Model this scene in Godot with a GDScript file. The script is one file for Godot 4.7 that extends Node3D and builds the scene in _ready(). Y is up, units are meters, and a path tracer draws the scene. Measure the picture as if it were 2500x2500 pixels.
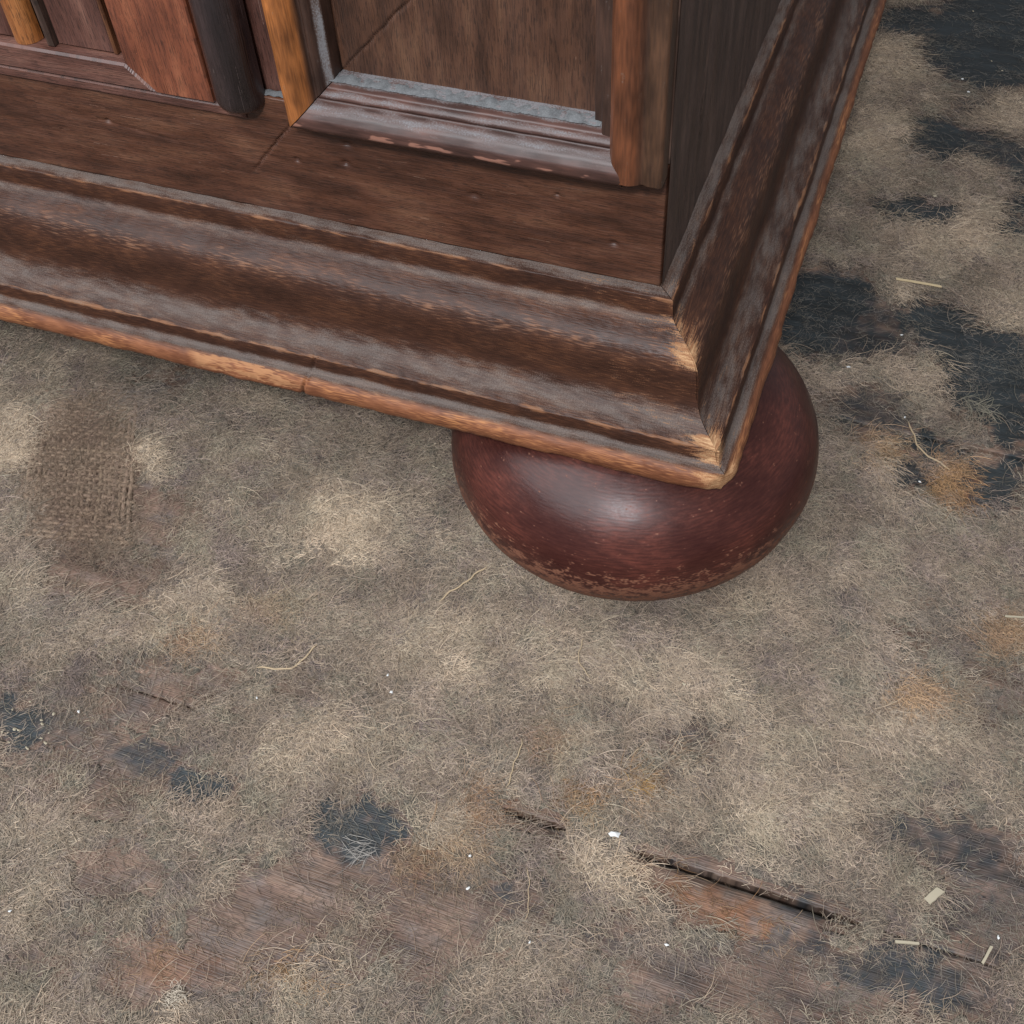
extends Node3D
# Corner of an old walnut cabinet on a turned bun foot, standing on boards with worn felt underlay.
# Metres. Cabinet corner at x = 0, z = 0; its front faces +z; floor at y = 0.

const SEAT := 0.1725          # height where the carcass meets the base moulding
const FX0 := -0.52
const FX1 := 0.29
const FZ0 := -0.66
const FZ1 := 0.40
const CELL := 0.0018
const JOINT_A := 0.1733       # gaps between the floor boards
const JOINT_B := -0.111

# kind (0 tarry board, 1 bare board, 2 thick pale felt, 3 ochre felt), centre x z, two half axes, strength
const PATCHES := [
	[0, 0.1225, -0.5381, 0.0418, -0.0113, 0.0062, 0.0579, 0.95],
	[0, 0.0591, -0.5463, 0.0235, -0.0063, 0.0025, 0.0168, 0.70],
	[0, 0.0468, -0.5302, 0.0117, -0.0031, 0.0021, 0.0135, 0.60],
	[0, 0.1006, -0.3927, 0.0157, -0.0045, 0.0031, 0.0233, 0.90],
	[0, 0.1380, -0.3931, 0.0244, 0.0007, 0.0001, 0.0155, 0.65],
	[0, 0.1580, -0.3794, 0.0102, -0.0029, 0.0022, 0.0237, 0.60],
	[0, 0.1194, -0.4392, 0.0143, -0.0040, 0.0011, 0.0092, 0.50],
	[0, 0.0972, -0.3104, 0.0236, -0.0013, 0.0006, 0.0101, 0.85],
	[0, 0.1600, -0.3363, 0.0059, -0.0017, 0.0024, 0.0250, 0.85],
	[0, 0.1576, -0.3060, 0.0090, -0.0027, 0.0006, 0.0065, 0.80],
	[0, 0.0578, -0.2097, 0.0234, -0.0071, 0.0045, 0.0236, 0.95],
	[0, 0.0495, -0.1813, 0.0138, -0.0042, 0.0045, 0.0226, 0.90],
	[0, 0.0882, -0.1999, 0.0138, -0.0042, 0.0030, 0.0185, 0.50],
	[0, 0.0729, -0.1734, 0.0331, -0.0101, 0.0024, 0.0134, 0.60],
	[0, 0.1235, -0.2091, 0.0167, -0.0051, 0.0022, 0.0163, 0.90],
	[0, 0.1437, -0.1903, 0.0258, 0.0097, -0.0034, 0.0199, 0.90],
	[0, 0.1685, -0.1808, 0.0174, -0.0054, 0.0022, 0.0217, 0.95],
	[0, 0.1630, -0.1584, 0.0215, -0.0066, 0.0018, 0.0169, 0.90],
	[0, 0.1771, -0.1378, 0.0112, -0.0035, 0.0016, 0.0162, 0.85],
	[0, 0.0977, -0.1241, 0.0229, -0.0071, 0.0027, 0.0163, 0.50],
	[0, 0.1343, -0.1052, 0.0111, -0.0035, 0.0010, 0.0071, 0.80],
	[0, 0.1286, -0.0824, 0.0068, -0.0022, 0.0014, 0.0094, 0.70],
	[0, 0.1764, -0.1014, 0.0122, -0.0039, 0.0008, 0.0084, 0.85],
	[0, 0.1699, -0.0810, 0.0134, -0.0042, 0.0011, 0.0103, 0.60],
	[0, -0.2636, 0.2073, 0.0153, -0.0051, 0.0093, 0.0135, 0.85],
	[0, -0.2325, 0.2033, 0.0226, -0.0075, 0.0064, 0.0098, 0.50],
	[0, -0.1904, 0.2053, 0.0147, -0.0049, 0.0057, 0.0096, 0.60],
	[0, -0.1572, 0.2080, 0.0144, -0.0049, 0.0050, 0.0090, 0.80],
	[0, -0.0786, 0.2038, 0.0220, -0.0074, 0.0057, 0.0126, 0.85],
	[0, -0.1858, 0.3039, 0.0110, -0.0038, 0.0045, 0.0067, 0.40],
	[0, -0.2164, 0.1617, 0.0182, -0.0060, 0.0079, 0.0133, 0.30],
	[0, -0.3117, -0.0198, 0.0253, -0.0078, 0.0091, 0.0157, 0.30],
	[0, 0.0546, 0.1109, 0.0154, -0.0051, 0.0028, 0.0106, 0.50],
	[0, 0.1750, 0.1253, 0.0282, -0.0010, -0.0013, 0.0127, 0.60],
	[0, 0.1939, 0.1439, 0.0190, -0.0065, 0.0029, 0.0273, 0.50],
	[0, 0.1180, 0.1913, 0.0234, -0.0036, 0.0002, 0.0063, 0.55],
	[0, 0.1670, 0.1883, 0.0266, -0.0032, -0.0006, 0.0122, 0.70],
	[0, 0.1162, 0.2092, 0.0614, -0.0212, 0.0031, 0.0144, 0.35],
	[0, 0.0405, 0.2133, 0.0129, -0.0044, 0.0020, 0.0064, 0.50],
	[0, 0.0719, 0.1680, 0.0114, 0.0001, -0.0002, 0.0039, 0.50],
	[0, 0.1199, 0.1728, 0.0151, 0.0006, -0.0004, 0.0033, 0.60],
	[0, 0.1854, 0.0422, 0.0165, -0.0055, 0.0018, 0.0173, 0.35],
	[0, 0.1472, 0.0186, 0.0123, -0.0040, 0.0039, 0.0273, 0.30],
	[0, 0.0013, 0.2084, 0.0099, -0.0034, 0.0028, 0.0077, 0.55],
	[1, -0.3163, 0.0625, 0.0282, -0.0089, 0.0312, 0.0488, 0.95],
	[1, -0.2625, 0.0727, 0.0215, -0.0069, 0.0105, 0.0178, 0.60],
	[1, -0.2667, 0.1149, 0.0305, -0.0099, 0.0093, 0.0149, 0.60],
	[1, -0.2092, 0.1809, 0.0203, -0.0067, 0.0054, 0.0090, 0.50],
	[1, -0.1841, 0.1597, 0.0281, -0.0093, 0.0037, 0.0066, 0.50],
	[1, -0.1971, 0.2271, 0.0145, -0.0049, 0.0064, 0.0103, 0.50],
	[1, -0.0909, 0.2313, 0.0282, -0.0125, 0.0044, 0.0073, 0.75],
	[1, -0.0975, 0.2538, 0.0288, -0.0099, 0.0073, 0.0143, 0.75],
	[1, -0.0355, 0.2259, 0.0258, -0.0018, 0.0014, 0.0113, 0.70],
	[1, -0.0338, 0.2419, 0.0281, -0.0097, 0.0043, 0.0103, 0.60],
	[1, -0.1276, 0.2869, 0.0261, -0.0090, 0.0061, 0.0106, 0.60],
	[1, -0.1764, 0.2604, 0.0161, -0.0055, 0.0065, 0.0105, 0.40],
	[1, -0.1401, 0.1388, 0.0077, -0.0025, 0.0053, 0.0109, 0.50],
	[1, 0.0010, 0.1835, 0.0119, -0.0007, 0.0004, 0.0044, 0.90],
	[1, 0.0813, 0.1816, 0.0309, -0.0000, -0.0005, 0.0099, 1.00],
	[1, 0.1106, 0.1830, 0.0162, -0.0009, -0.0002, 0.0051, 0.90],
	[1, 0.0058, 0.2106, 0.0099, -0.0034, 0.0019, 0.0055, 0.90],
	[1, 0.1796, -0.1149, 0.0137, -0.0043, 0.0005, 0.0055, 0.80],
	[2, -0.1555, 0.0489, 0.0265, -0.0085, 0.0126, 0.0274, 0.90],
	[2, -0.2890, 0.0398, 0.0135, -0.0042, 0.0093, 0.0157, 0.90],
	[2, -0.3711, 0.0511, 0.0169, -0.0053, 0.0191, 0.0277, 0.80],
	[2, -0.2258, 0.1352, 0.0160, -0.0052, 0.0050, 0.0085, 0.50],
	[2, -0.2135, 0.1149, 0.0189, -0.0062, 0.0058, 0.0103, 0.50],
	[2, -0.0722, 0.1032, 0.0331, -0.0109, 0.0111, 0.0279, 0.40],
	[2, -0.1092, 0.1741, 0.0387, -0.0129, 0.0094, 0.0197, 0.50],
	[2, -0.2185, 0.2584, 0.0236, -0.0080, 0.0115, 0.0170, 0.45],
	[2, -0.1509, 0.2228, 0.0283, -0.0096, 0.0063, 0.0113, 0.35],
	[2, -0.0403, 0.1927, 0.0206, -0.0070, 0.0046, 0.0115, 0.45],
	[2, -0.0619, 0.2515, 0.0053, -0.0121, 0.0099, 0.0041, 0.75],
	[2, -0.0770, 0.2773, 0.0085, -0.0030, 0.0034, 0.0068, 0.50],
	[2, -0.2034, 0.2918, 0.0136, -0.0047, 0.0081, 0.0118, 0.40],
	[2, -0.1204, 0.2962, 0.0047, -0.0016, 0.0024, 0.0042, 0.80],
	[2, 0.0403, 0.1851, 0.0155, -0.0053, 0.0044, 0.0147, 0.80],
	[2, 0.0456, 0.0915, 0.0543, 0.0044, -0.0008, 0.0172, 0.50],
	[2, -0.0096, 0.0878, 0.0400, -0.0131, 0.0064, 0.0198, 0.35],
	[2, 0.1495, 0.0691, 0.0258, -0.0086, 0.0032, 0.0220, 0.40],
	[2, 0.0981, 0.1247, 0.0455, -0.0153, 0.0058, 0.0273, 0.40],
	[2, 0.0698, 0.0186, 0.0205, -0.0067, 0.0042, 0.0189, 0.40],
	[2, 0.0540, -0.4846, 0.0302, -0.0083, 0.0065, 0.0417, 0.60],
	[2, 0.0600, -0.3845, 0.0212, -0.0060, 0.0059, 0.0364, 0.60],
	[2, 0.1227, -0.2929, 0.0483, -0.0143, 0.0033, 0.0263, 0.60],
	[2, 0.1423, -0.4422, 0.0213, -0.0060, 0.0026, 0.0259, 0.50],
	[2, 0.1051, -0.2110, 0.0086, -0.0026, 0.0042, 0.0279, 0.70],
	[2, 0.1189, -0.1492, 0.0232, -0.0072, 0.0037, 0.0251, 0.55],
	[2, 0.1641, -0.2239, 0.0181, -0.0055, 0.0021, 0.0210, 0.60],
	[3, 0.0434, 0.1403, 0.0116, -0.0039, 0.0018, 0.0063, 1.00],
	[3, 0.0152, 0.1567, 0.0102, -0.0070, 0.0030, 0.0048, 0.80],
	[3, -0.0790, 0.2752, 0.0086, -0.0030, 0.0024, 0.0049, 0.90],
	[3, -0.0258, 0.1749, 0.0070, -0.0023, 0.0027, 0.0072, 0.70],
	[3, -0.0403, 0.2053, 0.0181, -0.0061, 0.0023, 0.0057, 0.50],
	[3, 0.1493, -0.0826, 0.0135, -0.0043, 0.0021, 0.0167, 0.80],
	[3, 0.1098, -0.0975, 0.0112, -0.0035, 0.0016, 0.0097, 0.70],
	[3, 0.1525, 0.0561, 0.0131, -0.0043, 0.0014, 0.0100, 0.60],
	[3, 0.1894, 0.0080, 0.0134, -0.0044, 0.0014, 0.0139, 0.60],
	[3, -0.0105, 0.1341, 0.0120, -0.0040, 0.0027, 0.0078, 0.40],
	[3, 0.1005, 0.1891, 0.0149, -0.0051, 0.0013, 0.0055, 0.90],
	[3, 0.0725, 0.1851, 0.0244, -0.0001, -0.0003, 0.0071, 0.70],
	[3, -0.1689, 0.1098, 0.0160, -0.0052, 0.0045, 0.0088, 0.30],
	[3, -0.2001, 0.1386, 0.0105, -0.0034, 0.0039, 0.0070, 0.50],
	[3, -0.1276, 0.2869, 0.0196, -0.0068, 0.0050, 0.0087, 0.50],
]

var fields: Array = []
var fw := 0
var fh := 0
var used := {}

# ---------------------------------------------------------------- helpers
func lin(r: float, g: float, b: float) -> Color:
	return Color(r / 255.0, g / 255.0, b / 255.0).srgb_to_linear()

func noise(sd: int, freq: float, oct := 3) -> FastNoiseLite:
	var n := FastNoiseLite.new()
	n.noise_type = FastNoiseLite.TYPE_SIMPLEX_SMOOTH
	n.seed = sd
	n.frequency = freq
	n.fractal_octaves = oct
	return n

func noise_bytes(w: int, h: int, sd: int, freq: float, oct := 3, sx := 1.0, sy := 1.0) -> PackedByteArray:
	var im: Image = noise(sd, freq, oct).get_seamless_image(maxi(8, int(w / sx)), maxi(8, int(h / sy)), false, false, 0.1, true)
	if im.get_width() != w or im.get_height() != h:
		im.resize(w, h, Image.INTERPOLATE_CUBIC)
	im.convert(Image.FORMAT_L8)
	return im.get_data()

func numbered(called: String) -> String:
	var n: int = used.get(called, 0)
	used[called] = n + 1
	return called if n == 0 else "%s_%03d" % [called, n]

func thing(called: String, label: String, category: String, at := Vector3.ZERO, group := "") -> Node3D:
	var o := Node3D.new()
	o.name = numbered(called)
	add_child(o)
	o.position = at
	o.set_meta("label", label)
	o.set_meta("category", category)
	if group:
		o.set_meta("group", group)
	return o

func part(called: String, m: Mesh, mat: Material, parent: Node) -> MeshInstance3D:
	var o := MeshInstance3D.new()
	o.name = called
	o.mesh = m
	o.material_override = mat
	parent.add_child(o, true)
	return o

func sm(a: float, b: float, x: float) -> float:
	var t := clampf((x - a) / (b - a), 0.0, 1.0)
	return t * t * (3.0 - 2.0 * t)

# rows x cols points to a smooth sheet
func grid(rows: int, cols: int, P: PackedVector3Array, UV: PackedVector2Array, flip := false, COL := PackedColorArray(), wrap := false) -> ArrayMesh:
	var N := PackedVector3Array()
	N.resize(P.size())
	var sg := -1.0 if flip else 1.0
	for i in rows:
		var i0 := maxi(i - 1, 0) * cols
		var i1 := mini(i + 1, rows - 1) * cols
		for j in cols:
			var j0 := maxi(j - 1, 0)
			var j1 := mini(j + 1, cols - 1)
			if wrap:
				if j == 0: j0 = cols - 2
				if j == cols - 1: j1 = 1
			var n := (P[i * cols + j1] - P[i * cols + j0]).cross(P[i1 + j] - P[i0 + j])
			N[i * cols + j] = n.normalized() * sg if n.length_squared() > 1e-22 else Vector3.UP
	var I := PackedInt32Array()
	I.resize((rows - 1) * (cols - 1) * 6)
	var k := 0
	for i in rows - 1:
		for j in cols - 1:
			var a := i * cols + j
			var b := a + 1
			var c := a + cols
			var d := c + 1
			if flip:
				I[k] = a; I[k + 1] = b; I[k + 2] = c; I[k + 3] = b; I[k + 4] = d; I[k + 5] = c
			else:
				I[k] = a; I[k + 1] = c; I[k + 2] = b; I[k + 3] = b; I[k + 4] = c; I[k + 5] = d
			k += 6
	var arr := []
	arr.resize(Mesh.ARRAY_MAX)
	arr[Mesh.ARRAY_VERTEX] = P
	arr[Mesh.ARRAY_NORMAL] = N
	arr[Mesh.ARRAY_TEX_UV] = UV
	if COL.size() > 0:
		arr[Mesh.ARRAY_COLOR] = COL
	arr[Mesh.ARRAY_INDEX] = I
	var m := ArrayMesh.new()
	m.add_surface_from_arrays(Mesh.PRIMITIVE_TRIANGLES, arr)
	return m

# flat-shaded convex slab: outline in the x y plane (counter-clockwise), from z0 to z1, front edge chamfered
func slab(poly: PackedVector2Array, z0: float, z1: float, ch: float, grain_up: bool) -> ArrayMesh:
	var n := poly.size()
	var inner := PackedVector2Array()
	for i in n:
		var a := poly[(i + n - 1) % n]
		var b := poly[i]
		var c := poly[(i + 1) % n]
		var d0 := (b - a).normalized()
		var d1 := (c - b).normalized()
		var n0 := Vector2(-d0.y, d0.x)
		var n1 := Vector2(-d1.y, d1.x)
		var bis := (n0 + n1).normalized()
		inner.append(b + bis * ch / maxf(0.3, bis.dot(n0)))
	var st := SurfaceTool.new()
	st.begin(Mesh.PRIMITIVE_TRIANGLES)
	st.set_smooth_group(-1)
	var put := func(p: Vector3):
		st.set_uv(Vector2(p.y / 0.3, (p.x + p.z) / 0.1) if grain_up else Vector2(p.x / 0.3, (p.y + p.z) / 0.1))
		st.add_vertex(p)
	for i in n:
		var j := (i + 1) % n
		var a := Vector3(poly[i].x, poly[i].y, z0)
		var b := Vector3(poly[j].x, poly[j].y, z0)
		var a1 := Vector3(poly[i].x, poly[i].y, z1 - ch)
		var b1 := Vector3(poly[j].x, poly[j].y, z1 - ch)
		var a2 := Vector3(inner[i].x, inner[i].y, z1)
		var b2 := Vector3(inner[j].x, inner[j].y, z1)
		for q in [[a, a1, b], [b, a1, b1], [a1, a2, b1], [b1, a2, b2]]:
			for v in q: put.call(v)
	var tri := Geometry2D.triangulate_polygon(inner)
	for t in range(0, tri.size(), 3):
		var p := inner[tri[t]]
		var q := inner[tri[t + 1]]
		var r := inner[tri[t + 2]]
		if (q - p).cross(r - p) > 0:
			var w := q
			q = r
			r = w
		for v in [p, q, r]: put.call(Vector3(v.x, v.y, z1))
	st.generate_normals()
	st.generate_tangents()
	return st.commit()

func rect(x0: float, x1: float, y0: float, y1: float) -> PackedVector2Array:
	return PackedVector2Array([Vector2(x0, y0), Vector2(x1, y0), Vector2(x1, y1), Vector2(x0, y1)])

# rounds the corners of a profile
func rounded(pts: Array, r: float) -> PackedVector2Array:
	var out := PackedVector2Array()
	for i in pts.size():
		var p: Vector2 = pts[i]
		if i == 0 or i == pts.size() - 1:
			out.append(p)
			continue
		var a: Vector2 = pts[i - 1]
		var b: Vector2 = pts[i + 1]
		var ra := minf(r, p.distance_to(a) * 0.42)
		var rb := minf(r, p.distance_to(b) * 0.42)
		var s := p + (a - p).normalized() * ra
		var e := p + (b - p).normalized() * rb
		for k in 4:
			var t := k / 3.0
			out.append(s.lerp(p, t).lerp(p.lerp(e, t), t))
	return out

# ---------------------------------------------------------------- wood
func wood(sd: int, dark: Color, mid: Color, light: Color, rough: float, specks := 40, streak := 0.55, coat := 0.0) -> StandardMaterial3D:
	var S := 512
	var fine := noise_bytes(S, S, sd, 0.30, 2, 12.0, 1.0)
	var broad := noise_bytes(S, S, sd + 7, 0.02, 4, 5.0, 1.0)
	var pores := noise_bytes(S, S, sd + 13, 0.42, 1, 6.0, 1.0)
	var blot := noise_bytes(S, S, sd + 21, 0.011, 4)
	var data := PackedByteArray()
	data.resize(S * S * 3)
	var rd := PackedByteArray()
	rd.resize(S * S)
	for i in S * S:
		var g := (fine[i] - 128) * 0.0039 * streak + (broad[i] - 128) * 0.0036 + (blot[i] - 128) * 0.0038
		var c := mid.lerp(light, minf(g * 1.5, 1.0)) if g > 0 else mid.lerp(dark, minf(-g * 1.5, 1.0))
		var p := 1.0
		if pores[i] < 82:
			p = 0.72
		data[i * 3] = int(clampf(c.r * p * 255, 0, 255))
		data[i * 3 + 1] = int(clampf(c.g * p * 255, 0, 255))
		data[i * 3 + 2] = int(clampf(c.b * p * 255, 0, 255))
		rd[i] = int(clampf((rough + (blot[i] - 128) * 0.0012 + (fine[i] - 128) * 0.0009) * 255, 20, 255))
	var im := Image.create_from_data(S, S, false, Image.FORMAT_RGB8, data)
	var rng := RandomNumberGenerator.new()
	rng.seed = sd
	for k in specks:
		var x := rng.randi_range(4, S - 40)
		var y := rng.randi_range(4, S - 8)
		var c := light.lerp(Color(0.75, 0.7, 0.66), rng.randf_range(0.0, 0.55))
		var ln := rng.randi_range(2, 26) if rng.randf() < 0.5 else rng.randi_range(1, 3)
		var sl := rng.randf_range(-0.25, 0.25)
		for q in ln:
			if rng.randf() < 0.8:
				im.set_pixel(x + q, clampi(y + int(q * sl), 0, S - 1), im.get_pixel(x + q, clampi(y + int(q * sl), 0, S - 1)).lerp(c, 0.7))
	im.generate_mipmaps()
	var m := StandardMaterial3D.new()
	m.albedo_texture = ImageTexture.create_from_image(im)
	m.roughness_texture = ImageTexture.create_from_image(Image.create_from_data(S, S, false, Image.FORMAT_L8, rd))
	m.roughness = 1.0
	m.heightmap_enabled = true
	m.heightmap_scale = 0.016
	m.heightmap_texture = ImageTexture.create_from_image(Image.create_from_data(S, S, false, Image.FORMAT_L8, fine))
	if coat > 0.0:
		m.clearcoat_enabled = true
		m.clearcoat = coat
		m.clearcoat_roughness = 0.25
	return m

func rgb(r: int, g: int, b: int) -> Color:
	return Color(r / 255.0, g / 255.0, b / 255.0)

# ---------------------------------------------------------------- base moulding
var prof := PackedVector2Array()   # x = projection, y = height below the seat (negative), metres
var arc := PackedFloat32Array()
var pn := PackedVector2Array()
var key: Dictionary = {}

func make_profile() -> void:
	# projection, drop (mm), corner radius
	var k := [[-6, 0.2, 0], [6.8, -0.2, 0.9], [7.5, -9.2, 0.7], [9.2, -11.2, 1.5], [13, -12.9, 2], [17.6, -15.0, 2.4], [21.6, -18.6, 2.6], [23.9, -24.0, 3],
		[24.5, -33.0, 4], [25.2, -40.0, 3], [27.8, -45.4, 3], [32.5, -49.0, 3], [38.9, -50.6, 0.8], [39.2, -57.4, 0.8], [40.6, -59.2, 0.8], [43.4, -59.0, 1.2],
		[46.4, -61.2, 1.6], [47.6, -65.0, 2], [46.6, -69.2, 1.8], [43.2, -71.6, 1.5], [-6, -71.9, 0]]
	var pts: Array = []
	for a in k:
		pts.append(Vector2(a[0], a[1]))
	var raw := PackedVector2Array()
	for i in pts.size():
		if i == 0 or i == pts.size() - 1:
			raw.append(pts[i])
			continue
		var p: Vector2 = pts[i]
		var a: Vector2 = pts[i - 1]
		var b: Vector2 = pts[i + 1]
		var r: float = k[i][2]
		var s := p + (a - p).normalized() * minf(r, p.distance_to(a) * 0.45)
		var e := p + (b - p).normalized() * minf(r, p.distance_to(b) * 0.45)
		for q in 4:
			var t := q / 3.0
			raw.append(s.lerp(p, t).lerp(p.lerp(e, t), t))
	# split long runs
	for i in raw.size() - 1:
		var n := maxi(1, int(raw[i].distance_to(raw[i + 1]) / 1.6)) if i < raw.size() - 2 else 1
		for q in n:
			prof.append(raw[i].lerp(raw[i + 1], float(q) / n) * 0.001)
	prof.append(raw[raw.size() - 1] * 0.001)
	arc.resize(prof.size())
	pn.resize(prof.size())
	for i in prof.size():
		arc[i] = 0.0 if i == 0 else arc[i - 1] + prof[i].distance_to(prof[i - 1])
		var d := prof[mini(i + 1, prof.size() - 1)] - prof[maxi(i - 1, 0)]
		pn[i] = Vector2(-d.y, d.x).normalized()     # points out of the wood
	var near := func(x: float, y: float) -> float:
		var best := 1e9
		var at := 0.0
		for i in prof.size():
			var q := prof[i].distance_to(Vector2(x, y) * 0.001)
			if q < best:
				best = q
				at = arc[i]
		return at
	key = {"seat": near.call(0, 0), "fillet": near.call(6.8, -0.4), "fillet_foot": near.call(7.5, -9.2), "ledge": near.call(13, -12.9), "bulge": near.call(21.6, -18.6), "flat": near.call(24.2, -27),
		"cove": near.call(25.6, -41.5), "arris": near.call(38.7, -50.6), "drop": near.call(39.2, -57.4), "groove": near.call(42.6, -59.0), "torus": near.call(47.4, -64), "torus_low": near.call(46.4, -69.4), "under": near.call(42.5, -71.6)}

func win(x: float, a: float, b: float, soft: float) -> float:
	return clampf((x - a) / soft + 0.5, 0.0, 1.0) * clampf((b - x) / soft + 0.5, 0.0, 1.0)

func moulding_material(length: float, front: bool) -> StandardMaterial3D:
	var w := 2000
	var h := 380
	var sd := 100 if front else 300
	var total := arc[arc.size() - 1] - (0.049 if true else 0.0)    # the underside is left plain
	var fine := noise_bytes(w, h, sd, 0.34, 2, 9.0, 1.0)
	var grain := noise_bytes(w, h, sd + 1, 0.45, 1)
	var broad := noise_bytes(w, h, sd + 2, 0.02, 4, 3.0, 1.0)
	var blot := noise_bytes(w, h, sd + 3, 0.02, 4, 2.0, 1.0)
	var edge := noise_bytes(w, h, sd + 4, 0.05, 3, 3.0, 1.0)
	var dark := rgb(36, 22, 17)
	var mid := rgb(60, 37, 27)
	var warm := rgb(122, 78, 50)
	var bare := rgb(188, 142, 100)
	var dust := rgb(106, 102, 99)
	var data := PackedByteArray()
	data.resize(w * h * 3)
	var rd := PackedByteArray()
	rd.resize(w * h)
	# per-row tables
	var k := key
	var dustA := PackedFloat32Array()
	var bareA := PackedFloat32Array()
	var torA := PackedFloat32Array()
	var wornA := PackedFloat32Array()
	for y in h:
		var a := (y + 0.5) / h * total
		var d := 0.0
		d = maxf(d, win(a, k.seat - 0.01, k.fillet - 0.0012, 0.003) * 0.92)
		d = maxf(d, win(a, k.fillet_foot - 0.0004, k.ledge - 0.0018, 0.005) * 0.78)
		d = maxf(d, win(a, k.cove + 0.001, k.arris - 0.0014, 0.010) * 0.78)
		d = maxf(d, win(a, k.drop - 0.0006, k.groove + 0.0006, 0.0025) * 1.0)
		dustA.append(d)
		var b := 0.0
		b = maxf(b, win(a, k.fillet - 0.0012, k.fillet + 0.0010, 0.0012))
		b = maxf(b, win(a, k.arris - 0.0014, k.arris + 0.0012, 0.0014))
		bareA.append(b)
		torA.append(win(a, k.groove + 0.001, k.under + 0.01, 0.003))
		wornA.append(win(a, k.bulge - 0.004, k.bulge + 0.0045, 0.006))
	for y in h:
		var a := (y + 0.5) / h * total
		for x in w:
			var i := y * w + x
			var s := (1.0 - (x + 0.5) / w) * length       # distance from the mitre
			var f := (fine[i] - 128) * 0.0078
			var br := (broad[i] - 128) * 0.0078
			var bl := (blot[i] - 128) * 0.0078
			var ed := (edge[i] - 128) * 0.0078
			var gr := (grain[i] - 128) * 0.0078
			var c := mid
			var g := f * 0.45 + br * 0.28 + bl * 0.12 + gr * 0.16 - 0.05
			c = mid.lerp(warm, minf(g, 1.0)) if g > 0 else mid.lerp(dark, minf(-g * 1.4, 1.0))
			var ro := 0.45 + bl * 0.08 + gr * 0.04
			var wn := wornA[y]
			if wn > 0.0:
				var t := clampf(wn * 0.6 + f * 0.9 + bl * 0.5 - 0.66, 0.0, 0.5)
				c = c.lerp(rgb(136, 100, 76), t)
			var tr := torA[y]
			if tr > 0.0:
				var base := rgb(126, 80, 54)
				base = base.lerp(rgb(88, 52, 35), clampf(0.35 - f * 0.5 - bl * 0.5, 0.0, 1.0))
				base = base.lerp(rgb(176, 122, 76), clampf(f * 0.7 + br * 0.7 - 0.12, 0.0, 0.8))
				c = c.lerp(base, tr)
				ro += 0.12 * tr
			var b := bareA[y]
			if b > 0.0:
				var t := clampf((b + f * 0.4 + bl * 1.1 + ed * 0.3 - 0.75) * 2.0, 0.0, 1.0) * 0.55
				c = c.lerp(rgb(154, 108, 74), t)
				ro += 0.2 * t
			var d := dustA[y] + ed * 0.34
			if d > 0.2:
				var t := clampf((d - 0.5) * 1.5 + 0.24 + gr * 0.45 + bl * 0.3 + f * 0.12, 0.0, 1.0)
				t *= 0.64
				c = c.lerp(Color(dust.r + gr * 0.07, dust.g + gr * 0.07, dust.b + gr * 0.07), t)
				ro = lerpf(ro, 0.93, t)
			# worn to bare wood at the mitred corner
			if s < 0.04:
				var worn := maxf(maxf(torA[y], win(a, k.arris - 0.006, k.drop + 0.001, 0.003)), wornA[y] * 0.75 + win(a, k.fillet_foot, k.bulge, 0.004) * 0.4)
				var reach := 0.021 if torA[y] > 0.3 else 0.014
				var t := clampf((worn * (1.0 - s / reach) - 0.22 + ed * 0.30 + f * 0.35 + gr * 0.2) * 4.0, 0.0, 1.0)
				c = c.lerp(rgb(190, 152, 112).lerp(rgb(134, 92, 62), clampf(0.45 + f * 1.2 + gr * 0.5, 0.0, 1.0)), t * 0.85)
				ro = lerpf(ro, 0.8, t)
			# flaked strip of the torus beside its crack
			if front and tr > 0.4 and s > 0.206 and s < 0.270 and a < k.torus + 0.002:
				var t := clampf((ed + f * 0.6 + 0.25) * 3.0, 0.0, 0.85) * win(s, 0.209, 0.266, 0.006)
				c = c.lerp(rgb(156, 112, 78), t)
				ro = lerpf(ro, 0.8, t)
			data[i * 3] = int(clampf(c.r * 255, 0, 255))
			data[i * 3 + 1] = int(clampf(c.g * 255, 0, 255))
			data[i * 3 + 2] = int(clampf(c.b * 255, 0, 255))
			rd[i] = int(clampf(ro * 255, 0, 255))
	var m := StandardMaterial3D.new()
	var im := Image.create_from_data(w, h, false, Image.FORMAT_RGB8, data)
	m.albedo_texture = ImageTexture.create_from_image(im)
	m.roughness_texture = ImageTexture.create_from_image(Image.create_from_data(w, h, false, Image.FORMAT_L8, rd))
	m.roughness = 1.0
	m.heightmap_enabled = true
	m.heightmap_scale = 0.013
	m.metallic_specular = 0.34
	m.heightmap_texture = ImageTexture.create_from_image(Image.create_from_data(w, h, false, Image.FORMAT_L8, fine))
	m.texture_repeat = false
	return m

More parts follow.
